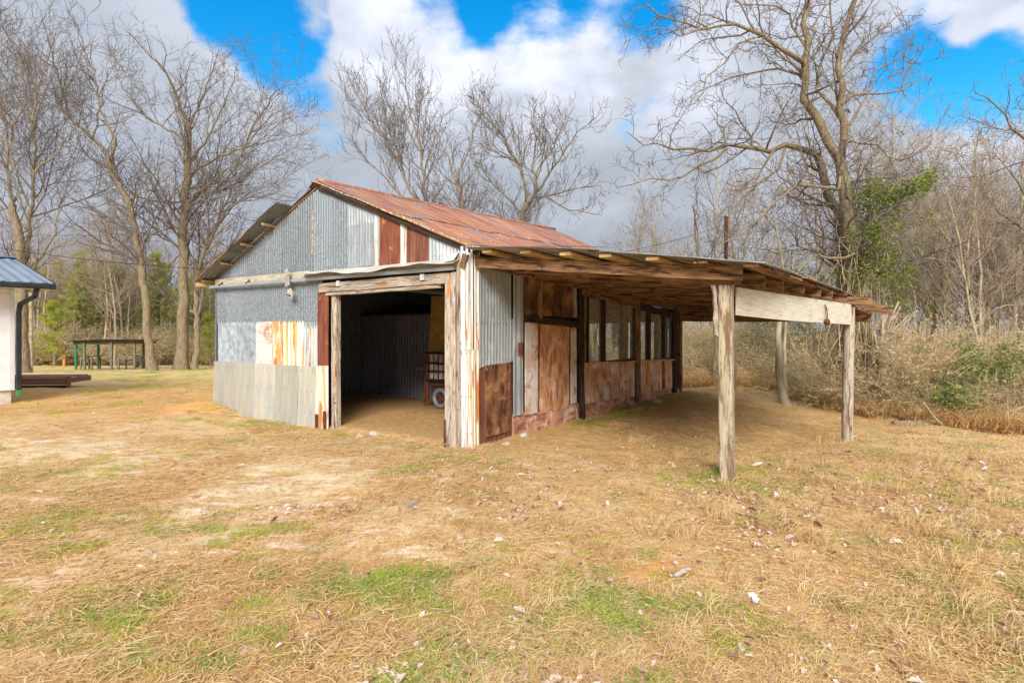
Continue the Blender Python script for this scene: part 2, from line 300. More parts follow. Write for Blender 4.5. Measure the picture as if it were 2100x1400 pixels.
def sheet(name, parent, org, xd, yd, width, length, mat, pitch=.068, amp=.0115, bot=None, top=None, rows=3, warp=.006, seg=6, curl=None, thick=.0012):
    """one corrugated (or flat, amp=0) metal sheet: ribs run along yd; bot/top(s)-> start/end along yd"""
    mw = frame(org, xd, yd); nx = max(2, int(width / pitch * seg)) if amp else max(4, int(width / .1))
    ph = random.uniform(0, 6.28); ph2 = random.uniform(0, 6.28); V = []; Fc = []
    for j in range(rows + 1):
        for i in range(nx + 1):
            s = width * i / nx; y0 = bot(s) if bot else 0; y1 = top(s) if top else length
            y = y0 + (y1 - y0) * j / rows
            jag = (random.uniform(-.004, .004) if j in (0, rows) else 0)
            z = amp * math.sin(s / pitch * 2 * math.pi) + warp * math.sin(ph + s * 3.1 + y * 1.7) * math.cos(ph2 + y * 2.3)
            if curl: z += curl(s, y)
            V.append((s, y + jag, z))
    n = len(V); V += [(x, y, z - thick) for x, y, z in V]
    for j in range(rows):
        for i in range(nx):
            p = j * (nx + 1) + i; q = p + nx + 1
            Fc.append((p, p + 1, q + 1, q)); Fc.append((n + p, n + q, n + q + 1, n + p + 1))
    o = meshobj(name, V, np.array(Fc), mat, parent, smooth=True, mw=mw); return o
def board(name, parent, org, xd, yd, w, h, th, mat, bot=None, top=None, nx=6):
    """flat panel of thickness th with optionally uneven lower/upper edges"""
    mw = frame(org, xd, yd); V = []; Fc = []
    for zz in (0, th):
        for i in range(nx + 1):
            s = w * i / nx; y0 = bot(s) if bot else random.uniform(-.004, .004); y1 = top(s) if top else h + random.uniform(-.003, .003)
            V += [(s, y0, zz), (s, y1, zz)]
    k = 2 * (nx + 1)
    for i in range(nx):
        p = 2 * i; Fc += [(p, p + 1, p + 3, p + 2), (k + p, k + p + 2, k + p + 3, k + p + 1), (p, p + 2, k + p + 2, k + p), (p + 1, k + p + 1, k + p + 3, p + 3)]
    Fc += [(0, k, k + 1, 1), (2 * nx, 2 * nx + 1, k + 2 * nx + 1, k + 2 * nx)]
    return meshobj(name, V, Fc, mat, parent, mw=mw)
def box(name, parent, lo, hi, mat, bev=0.):
    x0, y0, z0 = lo; x1, y1, z1 = hi
    V = [(x0, y0, z0), (x1, y0, z0), (x1, y1, z0), (x0, y1, z0), (x0, y0, z1), (x1, y0, z1), (x1, y1, z1), (x0, y1, z1)]
    Fc = [(0, 3, 2, 1), (4, 5, 6, 7), (0, 1, 5, 4), (1, 2, 6, 5), (2, 3, 7, 6), (3, 0, 4, 7)]
    return meshobj(name, V, Fc, mat, parent)

# ------------------------------------------------------------ terrain
EU = (math.cos(R(-34.23)), math.sin(R(-34.23))); ET = (-EU[1], EU[0])
BL = (-6.13, 11.65)
def to_local(x, y): dx = x - BL[0]; dy = y - BL[1]; return dx * EU[0] + dy * EU[1], dx * ET[0] + dy * ET[1]
def to_world(u, t, z=0.): return Vector((BL[0] + EU[0] * u + ET[0] * t, BL[1] + EU[1] * u + ET[1] * t, z))
_vn = rng.random((256, 256))
def vnoise(x, y, s):
    x = np.asarray(x, float) * s + 1000; y = np.asarray(y, float) * s + 1000
    xi = np.floor(x).astype(int); yi = np.floor(y).astype(int); fx = x - xi; fy = y - yi; fx = fx * fx * (3 - 2 * fx); fy = fy * fy * (3 - 2 * fy)
    a = _vn[xi % 256, yi % 256]; b_ = _vn[(xi + 1) % 256, yi % 256]; c = _vn[xi % 256, (yi + 1) % 256]; d = _vn[(xi + 1) % 256, (yi + 1) % 256]
    return (a * (1 - fx) + b_ * fx) * (1 - fy) + (c * (1 - fx) + d * fx) * fy
def sm(x, a, b): t = np.clip((np.asarray(x, float) - a) / (b - a), 0, 1); return t * t * (3 - 2 * t)
def ground(x, y, fine=True):
    x = np.asarray(x, float); y = np.asarray(y, float)
    u, t = to_local(x, y)
    z = -.035 * np.log1p(np.exp(np.clip(y - 13, -30, 400) / 1.5)) * 1.5
    wgt = sm(u, 7.2, 10.2)
    z = z - wgt * .11 * np.clip(y - 7, 0, 4)
    z = z + sm(x, 14, 30) * .02 * np.clip(y - 10, 0, 60) * 0
    inside = sm(u, -.1, .3) * (1 - sm(u, 6.5, 6.75)) * sm(t, -.25, .1) * (1 - sm(t, 8.2, 8.8))
    z = z * (1 - inside * .9)
    front = sm(t, -1.6, -.25) * (1 - sm(t, -.1, .05)) * sm(u, .5, 1.2) * (1 - sm(u, 6.3, 7))
    z = z - .07 * front
    z = z + .16 * np.exp(-(((u + .1) / .7) ** 2 + ((t + .25) / .6) ** 2))
    z = z + .05 * np.exp(-(((x - 2.4) / .45) ** 2 + ((y - 6.4) / .35) ** 2)) * 1.2
    z = z + .04 * sm(u, 6.6, 6.9) * (1 - sm(u, 7.2, 8.2)) * sm(t, .3, 1)
    if fine:
        n = (vnoise(x, y, .35) - .5) * .12 + (vnoise(x, y, 1.3) - .5) * .07 + (vnoise(x, y, 4.5) - .5) * .03
        z = z + n * (1 - inside * .75) * (1 - .6 * np.exp(-((x) ** 2 + (y - 2) ** 2) / 4))
    return z
def gz(x, y): return float(ground(x, y))
def axis(fine_lo, fine_hi, st, lo, hi, gr=1.12):
    a = list(np.arange(fine_lo, fine_hi, st)); s = st; v = a[-1]
    while v < hi: s *= gr; v += s; a.append(v)
    s = st; v = a[0]; pre = []
    while v > lo: s *= gr; v -= s; pre.append(v)
    return np.array(pre[::-1] + a)
xs = axis(-10, 12, .08, -420, 420); ys = axis(1.0, 17, .08, -60, 800)
X, Y = np.meshgrid(xs, ys); Z = ground(X, Y)
nx, ny = len(xs), len(ys)
idx = np.arange(nx * ny).reshape(ny, nx)
Fq = np.stack([idx[:-1, :-1], idx[:-1, 1:], idx[1:, 1:], idx[1:, :-1]], -1).reshape(-1, 4)
gr = meshobj('ground', np.stack([X, Y, Z], -1).reshape(-1, 3), Fq, M['ground'], smooth=True)
tag(gr, kind='structure')
def zone(x, y):
    u, t = to_local(x, y); n = (vnoise(x, y, .9) - .5) * 1.0 + (vnoise(x, y, 3) - .5) * .4
    inside = sm(u, -.1, .2) * (1 - sm(u, 6.6, 6.8)) * sm(t, -.35, .0) * (1 - sm(t, 8, 8.8))
    lean = sm(u, 6.6, 7.0) * (1 - sm(u + n * .8, 10.3, 11.6)) * sm(t + n * .5, -.3, .7) * (1 - sm(t + n, 9.5, 12))
    dirt = np.clip(inside + lean, 0, 1)
    pale = (1 - sm(x + n, -2.0, 2.0)) * (1 - sm(y + n, 8, 11)) * 1.0 + .35
    orange = (1 - sm(x + n, -8, -5)) * sm(y, 9, 12) * (1 - sm(y, 16, 22)) + np.exp(-(((u + .1) / .9) ** 2 + ((t + .35) / .6) ** 2)) + 1.8 * np.exp(-(((x - .95) / .28) ** 2 + ((y - 3.8) / .18) ** 2))
    moss = np.clip(.6 + sm(y + n * 3, 9, 15) * (1 - sm(x, -3, 2)) * 1.2 + (1 - sm(y, 3.6, 5.2)) * sm(x, -1.5, 1) * .6, 0, 1.5) * (1 - dirt)
    litter = sm(y, 20, 30) * .0 + wood_mask(x, y) * .8
    return dirt, pale * (1 - dirt), np.clip(orange, 0, 1) * (1 - dirt), moss, litter
BX = [-60, -8, -2, 2, 5, 8.4, 9.0, 10.2, 12, 15, 60]; BY = [46, 44, 26, 20, 18.5, 18.5, 14.4, 11.9, 10.8, 10.4, 9]
def edge_y(x): return np.interp(x, BX, BY)
def wood_mask(x, y): return sm(np.asarray(y) - edge_y(np.asarray(x)), -.8, .8)
for nm, arr in zip(('dirt', 'pale', 'orange', 'moss', 'litter'), zone(X, Y)):
    at = gr.data.attributes.new(nm, 'FLOAT', 'POINT'); at.data.foreach_set('value', np.ascontiguousarray(arr, dtype=np.float32).ravel())

# ============================================================ THE BARN (local axes: x along the front, y along the side, z up)
W = 6.8
barn = empty('metal_barn', (BL[0], BL[1], 0), R(-34.23))
tag(barn, 'old corrugated metal barn with patched rusty sheets, red rusted roof and open lean-to on posts', 'barn')
SIDE_S = Matrix.Identity(3)
def fs(u0, u1, z0, z1, mat, y=0., bot=None, top=None, name='wall_sheet', **kw):     # sheet on the front wall
    return sheet(name, barn, (u0, y, 0), (1, 0, 0), (0, 0, 1), u1 - u0, z1, M[mat] if isinstance(mat, str) else mat, bot=bot or (lambda s: z0), top=top or (lambda s: z1), **kw)
def ss(t0, t1, z0, z1, mat, x=W, bot=None, top=None, name='wall_sheet', **kw):      # sheet on the right-hand wall
    return sheet(name, barn, (x, t0, 0), (0, 1, 0), (0, 0, 1), t1 - t0, z1, M[mat], bot=bot or (lambda s: z0), top=top or (lambda s: z1), **kw)
# --- row A, beneath the door track
for (u0, u1) in ((.02, .31), (.285, .96), (.95, 1.66), (1.645, 2.30), (2.285, 2.87), (2.85, 3.44)):
    fs(u0, u1, 1.76, 2.50, 'galv', y=random.uniform(-.006, 0))
# --- row B
for (u0, u1, z0, mt, kw) in ((.06, .80, .96, 'galv_blue', dict(pitch=.034, amp=.004)), (.78, 1.445, .97, 'galv_blue', dict(pitch=.034, amp=.004)), (1.43, 2.0, .95, 'half_rust', dict(pitch=.034, amp=.005)),
                             (1.985, 2.35, .93, 'orange_sheet', {}), (2.335, 2.95, .93, 'streak', {}), (2.935, 3.41, .90, 'streak_light', {})):
    fs(u0, u1, z0, 1.79 if mt != 'streak_light' else 1.70, mt, y=-.014 + random.uniform(-.004, .004), **kw)
fs(2.93, 3.40, 1.66, 1.775, 'galv_blue', y=-.010, amp=0)
# --- row C: pale sheets flaring out towards the ground on the left
def cbot(u):
    return np.interp(u, (-.1, .70, .95, 2.1, 3.4), (.13, .02, -.08, -.12, -.16))
for (u0, u1) in ((-.045, .73), (.715, 1.45), (1.435, 2.12), (2.105, 2.82), (2.805, 3.34)):
    k = .10 * max(0, 1 - u0 / 2.2)
    sheet('wall_sheet', barn, (u0, -.028 - random.uniform(0, .008), .99), (1, 0, 0), (-.05 * max(0, 1 - u0 / 3), -.05, -1), u1 - u0 + .01, 1, M['beige'], pitch=.034, amp=.0045, bot=lambda s: 0, top=lambda s, u0=u0: .99 - cbot(u0 + s))
beam('sill_timber', barn, (-.05, -.06, .09), (.72, -.05, .02), .09, .08, M['wood_brown'], wob=.008)
beam('corner_batten', barn, (-.03, -.012, .1), (.0, -.01, 2.5), .04, .03, M['galv_dark'], wob=.002)
# --- gable
RS = .418
def rz(u): return 4.175 - RS * abs(u - 3.4)
def gtop(u0): return lambda s: min(rz(u0 + s) - .035, 9)
GB = lambda u: 2.66 - .01 * u
for (u0, u1, mt, y) in ((.0, .56, 'galv', 0), (.54, 1.18, 'galv', -.004), (1.165, 1.75, 'galv', -.001), (1.74, 2.31, 'galv', -.005), (2.295, 2.80, 'galv', -.002), (2.785, 3.235, 'galv', -.006), (3.22, 3.70, 'galv', -.001),
                     (3.685, 4.145, 'galv', -.005), (4.13, 4.77, 'galv_light', -.001), (5.345, 5.50, 'streak_light', -.003), (5.94, 6.66, 'galv_light', -.002)):
    fs(u0, u1, 0, 0, mt, y=y - .012, bot=lambda s, u0=u0: GB(u0 + s), top=gtop(u0), name='gable_sheet', rows=4, amp=.010)
fs(4.76, 4.90, 0, 0, 'streak_light', y=-.012, bot=lambda s: 2.62, top=gtop(4.76), name='gable_sheet', amp=.004)
fs(4.885, 5.355, 0, 0, 'rust', y=-.020, bot=lambda s: 2.62, top=gtop(4.885), name='gable_sheet')
fs(5.485, 5.955, 0, 0, 'rust_dark', y=-.022, bot=lambda s: 2.62, top=gtop(5.485), name='gable_sheet')
fs(4.15, 4.72, 2.66, 3.35, 'galv_light', y=-.024, name='patch_sheet', amp=.005)
beam('rust_streak_batten', barn, (3.20, -.026, 2.95), (3.21, -.026, 3.72), .02, .012, M['orange_sheet'], wob=.001)
# --- back board, track, awning flashing, hanger
beam('track_board', barn, (.03, -.03, 2.615), (3.18, -.035, 2.60), .05, .125, M['wood_pale'], wob=.004, seg=8)
beam('track_board', barn, (3.12, -.03, 2.575), (6.55, -.035, 2.545), .05, .11, M['wood_pale'], wob=.004, seg=8)
beam('door_track', barn, (-.06, -.11, 2.52), (3.16, -.11, 2.508), .05, .058, M['steel_rail'], wob=.001)
beam('door_track', barn, (3.14, -.115, 2.512), (6.50, -.115, 2.498), .05, .062, M['steel_rail'], wob=.001)
for u in (.32, 1.3): beam('track_bracket', barn, (u, -.05, 2.6), (u + .03, -.145, 2.53), .04, .02, M['rusty_iron'])
def awn(s, y): return -.03 * math.sin(s * 2.6 + .4) * (y / .3) - .012 * math.sin(s * 9) * (y / .3)
sheet('flashing', barn, (3.05, -.03, 2.655), (1, 0, -.005), (0, -.86, -.36), 3.52, .26, M['flashing'], amp=0, rows=5, curl=awn, warp=.004, top=lambda s: .24 + .02 * math.sin(s * 5) - (.10 if s < .15 else 0))
sheet('flashing', barn, (6.40, -.22, 2.575), (1, .1, .1), (-.1, .6, .5), .17, .22, M['flashing'], amp=0, rows=4)
sheet('track_hanger', barn, (2.60, -.16, 2.58), (.75, -.05, .2), (-.25, -.05, 1), .14, .12, M['canvas'], amp=0, rows=3, warp=.02)
sheet('track_hanger', barn, (2.60, -.155, 2.40), (.8, -.05, .15), (.1, .02, 1), .16, .19, M['canvas'], amp=0, rows=4, warp=.02)
sheet('track_hanger', barn, (2.66, -.17, 2.24), (.85, -.02, -.25), (.35, .02, 1), .17, .16, M['canvas'], amp=0, rows=4, warp=.02, top=lambda s: .17 - abs(s - .08) * .8)
for k in range(3): box('slot', bpy.data.objects['track_hanger.002'], (.03 + .045 * k, .02, .008 + .0), (.048 + .045 * k, .042, .022), M['black'])
# --- door opening: lintel, jambs
beam('lintel', barn, (3.46, -.06, 2.345), (6.32, -.06, 2.365), .06, .155, M['wood_grey'], wob=.003, seg=12)
beam('lintel', barn, (3.62, -.03, 2.235), (6.20, -.03, 2.258), .08, .05, M['wood_grey'], wob=.005, seg=12)
for u in (3.985, 5.885):
    t_ = box('bracket', barn, (u - .035, -.112, 2.36), (u + .035, -.094, 2.445), M['white_bracket'])
    for dz in (2.385, 2.42): box('bolt', t_, (u + .008, -.118, dz), (u + .020, -.1125, dz + .012), M['black'])
for (a_, b_, w_, d_) in ((3.765, .03, .125, .12),): beam('door_jamb', barn, (a_ + .01, b_, -.12), (a_, b_, 2.27), w_, d_, M['wood_grey'], side=(0, 1, 0), wob=.003, seg=12)
sheet('jamb_strip', barn, (3.39, -.060, 1.0), (1, 0, 0), (.02, 0, 1), .31, 1.28, M['rust'], pitch=.1, amp=.016)
sheet('jamb_strip', barn, (3.33, -.065, -.14), (1, 0, 0), (.01, 0, 1), .37, 1.16, M['streak'], pitch=.09, amp=.014)
box('threshold_stake', barn, (3.37, -.10, -.2), (3.41, -.07, .18), M['rusty_iron']); box('threshold_stake', barn, (3.60, -.11, -.2), (3.65, -.085, .25), M['rusty_iron'])
for (a_, b_, w_, d_) in ((6.345, -.02, .105, .12), (6.455, -.05, .10, .09), (6.545, -.02, .08, .10)): beam('door_jamb', barn, (a_, b_, -.10), (a_, b_ , 2.44 if a_ < 6.5 else 2.66), w_, d_, M['wood_grey'], side=(0, 1, 0), wob=.003, seg=12)
beam('door_jamb', barn, (6.29, .05, -.05), (6.29, .05, 2.2), .04, .16, M['wood_grey'], side=(0, 1, 0), wob=.004, seg=8)
box('jamb_stake', barn, (6.30, -.10, -.12), (6.325, -.082, .34), M['rusty_iron'])
beam('corner_cap', barn, (6.63, -.07, 2.5), (6.68, -.07, 2.68), .10, .04, M['wood_brown'])
# corner sheets: two lengths on the front, wrapped to the side
for (z0, z1) in ((-.1, 1.36), (1.345, 2.80)):
    fs(6.575, 6.80, z0, z1, 'streak_light', y=-.05 - (.006 if z0 > 1 else 0), name='corner_sheet', pitch=.09, amp=.013, rows=5)
    ss(-.05, .09, z0, z1, 'streak', x=W + .012 + (.004 if z0 > 1 else 0), name='corner_sheet', pitch=.08, amp=.013, rows=5)
# --- right-hand wall
ss(.08, .90, -.05, 1.17, 'rust_dark', x=W + .004, name='rusty_panel', pitch=.12, amp=.004)
board('stained_board', barn, (W + .012, .20, .10), (0, 1, 0), (0, 0, 1), .62, 1.0, .015, M['clay_dark'], top=lambda s: 1.02 + .03 * s)
ss(.08, .89, 1.74, 2.66, 'galv_light', x=W + .012, pitch=.075, amp=.011)
ss(.07, .90, 1.11, 1.79, 'galv_light', x=W + .020, bot=lambda s: 1.09 + .06 * s + .012 * math.sin(s * 9), top=lambda s: 1.79, pitch=.075, amp=.011)
ss(.88, 1.17, .31, 2.62, 'galv_light', x=W + .034, pitch=.15, amp=.014, name='trim_sheet')
box('rust_plate', barn, (W + .048, 1.0, 1.23), (W + .054, 1.13, 1.43), M['rust'])
# footing
for i, (t0, t1, zt) in enumerate(((.9, 1.9, .30), (1.9, 2.95, .27), (3.0, 4.3, .24), (4.3, 5.75, .17), (5.75, 7.2, .13), (7.2, 8.85, .10))):
    V = []; n_ = 12
    for k in range(n_ + 1):
        t = t0 + (t1 - t0) * k / n_
        j = lambda a: float(vnoise(t * 3 + i, a, 1.5) - .5) * .05
        V += [(W - .25, t, -.5), (W + .07 + j(1) + .04, t, -.5), (W + .035 + j(2), t, 0.0), (W + j(3) - .01, t, zt + .03), (W - .25, t, zt + .03)]
    Fc = []
    for k in range(n_):
        for j in range(4): p = k * 5 + j; Fc.append((p, p + 5, p + 6, p + 1))
    Fc += [(0, 1, 2, 3, 4), tuple(n_ * 5 + q for q in (4, 3, 2, 1, 0))]
    meshobj('footing', V, Fc, M['stucco'], barn)
# dark backing wall behind the boards, with the window band left open
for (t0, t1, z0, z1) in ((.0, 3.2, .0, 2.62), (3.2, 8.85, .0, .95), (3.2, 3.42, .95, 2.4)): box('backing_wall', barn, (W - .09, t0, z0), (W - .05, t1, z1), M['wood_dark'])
# door-like bay between trim and dark pole
box('dark_gap_strip', barn, (W - .045, 1.17, .3), (W - .01, 1.24, 2.56), M['wood_dark'])  # dark strip added to stand in for the darkness of the gap
board('upper_board', barn, (W - .02, 1.24, 1.86), (0, 1, 0), (0, 0, 1), .40, .68, .015, M['clay_shaded'])
board('upper_board', barn, (W - .02, 1.75, 1.86), (0, 1, 0), (0, 0, 1), 1.12, .66, .015, M['clay_shaded'], top=lambda s: .68 - .03 * s)
beam('stud', barn, (W + .02, 1.69, 1.82), (W + .02, 1.69, 2.58), .06, .10, M['wood_brown'], side=(0, 1, 0))
beam('stud', barn, (W + .02, 2.90, 1.86), (W + .02, 2.90, 2.52), .05, .09, M['wood_grey'], side=(0, 1, 0))
beam('bay_rail', barn, (W + .01, 1.18, 1.81), (W + .01, 3.05, 1.73), .06, .12, M['wood_dark'], wob=.006)
beam('bay_rail', barn, (W + .02, 1.20, 2.60), (W + .02, 3.05, 2.50), .05, .07, M['wood_brown'], wob=.006)
board('stained_strip', barn, (W + .02, 1.23, .285), (0, 1, 0), (0, 0, 1), .36, 1.46, .018, M['pinkwhite'])
board('door_panel', barn, (W - .01, 1.66, .25), (0, 1, 0), (0, 0, 1), 1.06, 1.47, .018, M['clay_ply'], bot=lambda s: .0)
beam('stud', barn, (W + .012, 1.63, .3), (W + .012, 1.66, 1.74), .03, .07, M['clay_dark'], side=(0, 1, 0))
board('side_strip', barn, (W + .01, 2.76, .30), (0, 1, 0), (0, 0, 1), .22, 1.40, .012, M['pinkwhite'])
pole('wall_pole', barn, (W + .10, 3.05, -.12), (W + .05, 3.0, 2.53), .062, .055, M['wood_dark'])
beam('dark_stud', barn, (W - .02, 3.22, .9), (W - .02, 3.22, 2.45), .10, .12, M['wood_dark'], side=(0, 1, 0))
beam('dark_stud', barn, (W - .03, 3.40, .95), (W - .03, 3.40, 2.35), .04, .08, M['wood_brown'], side=(0, 1, 0))
# lower panels beneath the windows
board('lower_panel', barn, (W + .0, 3.20, .22), (0, 1, 0), (0, 0, 1), 2.50, .78, .02, M['clay_ply2'], bot=lambda s: .02 - .025 * s, top=lambda s: .80 - .035 * s, nx=12)
board('lower_panel', barn, (W + .0, 5.95, .16), (0, 1, 0), (0, 0, 1), 2.46, .78, .02, M['clay_ply2'], bot=lambda s: .02 - .03 * s, top=lambda s: .78 - .03 * s, nx=12)
for (t, w_, mt) in ((5.62, .12, 'pinkwhite'), (6.55, .35, 'clay_ply'), (6.98, .13, 'pinkwhite'), (7.55, .22, 'clay_dark')):
    board('panel_strip', barn, (W + .021, t, .16), (0, 1, 0), (0, 0, 1), w_, .72, .006, M[mt])
beam('sill_board', barn, (W + .02, 3.2, 1.01), (W + .02, 5.72, .93), .10, .04, M['clay_ply'], wob=.004)
beam('sill_board', barn, (W + .02, 5.93, .935), (W + .02, 8.45, .86), .10, .04, M['clay_ply'], wob=.004)
beam('wall_post', barn, (W + .04, 5.88, -.1), (W + .03, 5.86, 2.55), .10, .22, M['wood_brown'], side=(0, 1, 0), wob=.008, seg=8)
beam('wall_post', barn, (W + .02, 8.50, -.1), (W + .02, 8.48, 2.35), .10, .28, M['wood_dark'], side=(0, 1, 0), wob=.006, seg=8)
beam('wall_post', barn, (W + .04, 8.92, -.2), (W + .04, 8.90, 2.35), .12, .14, M['wood_brown'], side=(0, 1, 0), wob=.006, seg=8)
beam('window_header', barn, (W + .0, 3.1, 2.37), (W + .0, 5.8, 2.22), .10, .16, M['wood_brown'], wob=.01, seg=8)
beam('window_header', barn, (W + .0, 5.95, 2.20), (W + .0, 8.6, 2.00), .10, .16, M['wood_dark'], wob=.01, seg=8)
# windows: dark frame, mullions and reflective panes
def window(t0, t1, z0, z1, panes, mulls):
    x = W - .035
    V = []; Fc = []
    def add(lo, hi):
        b0 = len(V); (x0, y0, a0), (x1, y1, a1) = lo, hi
        V.extend([(x0, y0, a0), (x1, y0, a0), (x1, y1, a0), (x0, y1, a0), (x0, y0, a1), (x1, y0, a1), (x1, y1, a1), (x0, y1, a1)])
        Fc.extend([tuple(b0 + q for q in f_) for f_ in ((0, 3, 2, 1), (4, 5, 6, 7), (0, 1, 5, 4), (1, 2, 6, 5), (2, 3, 7, 6), (3, 0, 4, 7))])
    add((x, t0, z0), (x + .06, t1, z0 + .03)); add((x, t0, z1 - .05), (x + .06, t1, z1)); add((x, t0, z0 + .03), (x + .06, t0 + .04, z1 - .05)); add((x, t1 - .04, z0 + .03), (x + .06, t1, z1 - .05))
    fr = meshobj('window', V, Fc, M['black'], barn)
    for (a_, b_) in panes:
        V2 = []; tilt = random.uniform(-.006, .006)
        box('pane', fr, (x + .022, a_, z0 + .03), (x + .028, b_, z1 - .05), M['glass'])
    for (a_, w_, mt) in mulls:
        box('mullion', fr, (x + .005, a_, z0 + .031), (x + .065, a_ + w_, z1 - .051), M[mt])
    return fr
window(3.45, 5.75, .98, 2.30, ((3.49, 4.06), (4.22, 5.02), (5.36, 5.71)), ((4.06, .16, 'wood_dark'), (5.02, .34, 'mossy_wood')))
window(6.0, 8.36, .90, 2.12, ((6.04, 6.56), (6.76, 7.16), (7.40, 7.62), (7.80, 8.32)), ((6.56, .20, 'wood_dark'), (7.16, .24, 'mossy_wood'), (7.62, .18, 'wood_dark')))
NB = []; NF = []
def nail_row(f, n_, nrm):
    for i in range(n_):
        c = Vector(f(i / (n_ - 1))) + Vector((random.uniform(-.01, .01) * abs(nrm[1]), random.uniform(-.01, .01) * abs(nrm[0]), random.uniform(-.012, .012))); b0 = len(NB)
        ax = Vector((-nrm[1], nrm[0], 0))
        for j in range(6): NB.append(c + ax * .008 * math.cos(j * 1.047) + Vector((0, 0, .008 * math.sin(j * 1.047))))
        NB.append(c + Vector(nrm) * .007); NF.extend([(b0 + j, b0 + (j + 1) % 6, b0 + 6) for j in range(6)] + [(b0 + (j + 1) % 6, b0 + j, b0 + 6) for j in range(6)])
for z in (1.84, 2.15, 2.44): nail_row(lambda f, z=z: (.05 + 3.3 * f, -.014, z), 24, (0, -1, 0))
for z in (1.05, 1.4, 1.70): nail_row(lambda f, z=z: (.1 + 3.25 * f, -.028, z), 24, (0, -1, 0))
for z in (.18, .55, .90): nail_row(lambda f, z=z: (.02 + 3.2 * f, -.038 - .05 * (.99 - z), z), 22, (0, -1, 0))
for z in (2.72, 3.05): nail_row(lambda f, z=z: (.9 + 5.6 * f if z > 3 else .1 + 6.4 * f, -.026, z), 44, (0, -1, 0))
for z in (1.2, 1.72, 2.2, 2.6): nail_row(lambda f, z=z: (W + .034, .12 + .72 * f, z), 8, (1, 0, 0))
for z in (.2, .7, 1.3, 1.42, 2.0, 2.6): nail_row(lambda f, z=z: (6.60 + .17 * f, -.068, z), 3, (0, -1, 0))
tag(meshobj('wall_nail', NB, NF, M['rusty_iron'], barn), kind='stuff')
# rear and left walls, partition, floor of the wing
for k in range(11):
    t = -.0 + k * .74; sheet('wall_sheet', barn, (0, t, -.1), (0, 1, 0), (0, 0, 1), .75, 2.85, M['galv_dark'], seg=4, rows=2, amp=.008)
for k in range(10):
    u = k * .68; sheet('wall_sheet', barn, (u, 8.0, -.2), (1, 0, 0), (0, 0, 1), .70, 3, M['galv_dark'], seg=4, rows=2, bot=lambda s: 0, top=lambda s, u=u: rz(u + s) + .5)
for k in range(9):
    u = .02 + k * .62; sheet('partition_sheet', barn, (u, 3.85 + .01 * (k % 2), -.02), (1, 0, 0), (0, 0, 1), .64, 2.05, M['galv_in'], seg=5, rows=2, pitch=.1, amp=.010, top=lambda s: 2.07)
beam('partition_rail', barn, (.0, 3.80, 2.04), (5.4, 3.80, 2.03), .06, .05, M['wood_dark'])
sheet('partition_sheet', barn, (5.5, 3.9, -.02), (0, 1, 0), (0, 0, 1), .6, 2.2, M['galv_dark'], seg=4, rows=2)
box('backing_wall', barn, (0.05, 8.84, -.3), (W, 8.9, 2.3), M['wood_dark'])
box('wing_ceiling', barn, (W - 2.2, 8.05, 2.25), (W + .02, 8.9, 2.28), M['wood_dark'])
# --- main roof: right slope, two courses of sheets, ridge rising a little to the back
def ridge_z(t): return 4.185 + .047 * max(t, 0)
def roof_r(u, t): return ridge_z(t) + (2.735 + .02 * t - ridge_z(t)) * (u - 3.4) / 3.42
def roof_sheet(t0, wd_, u0, u1, mat, lift=0., side=1, name='roof_sheet', **kw):
    if side > 0: f = roof_r
    else: f = lambda u, t: ridge_z(t) + (2.72 + .015 * t - ridge_z(t)) * (3.4 - u) / 3.4
    a_ = Vector((u1, t0, f(u1, t0) + lift)); b_ = Vector((u0, t0, f(u0, t0) + lift)); c_ = Vector((u1, t0 + wd_, f(u1, t0 + wd_) + lift))
    d = b_ - a_
    return sheet(name, barn, a_, c_ - a_, d, (c_ - a_).length, d.length, mat, **kw)
k = 0; t = -.07
while t < 8.0:
    wd_ = min(.66, 8.1 - t)
    roof_sheet(t, wd_ + .04, 5.02 + .06 * (k % 2), 7.02 + random.uniform(-.03, .03), M['roof_red'], lift=random.uniform(0, .006), rows=6, warp=.008)
    roof_sheet(t, wd_ + .04, 3.36, 5.22 + random.uniform(-.05, .05), M['roof_red'], lift=.016 + random.uniform(0, .010), rows=6, warp=.008)
    t += .65; k += 1
pole('ridge_cap', barn, (3.42, -.09, 4.20), (3.42, 8.1, 4.58), .045, .045, M['roof_red'], sides=8, seg=20, wob=.012)
# raised lap running down the slope near the front edge, and loose nails
NB = []; NF = []
for q in range(130):
    u = random.uniform(3.6, 6.9); t = random.choice([round(v * .65, 2) for v in range(13)]) + random.uniform(-.03, .03); z = roof_r(u, t) + .022
    b0 = len(NB)
    for j in range(6): NB.append((u + .014 * math.cos(j * 1.047), t + .014 * math.sin(j * 1.047), z))
    NB.append((u, t, z + .012)); NF += [(b0 + j, b0 + (j + 1) % 6, b0 + 6) for j in range(6)]
tag(meshobj('roof_nail', NB, NF, M['white_bracket'], barn), kind='stuff')
beam('rake_board', barn, (3.40, -.045, 4.08), (6.86, -.045, 2.68), .03, .06, M['wood_dark'], wob=.008, seg=10)
beam('rake_trim', barn, (3.36, -.085, 4.19), (7.0, -.085, 2.70), .010, .022, M['orange_sheet'], wob=.006, seg=14)
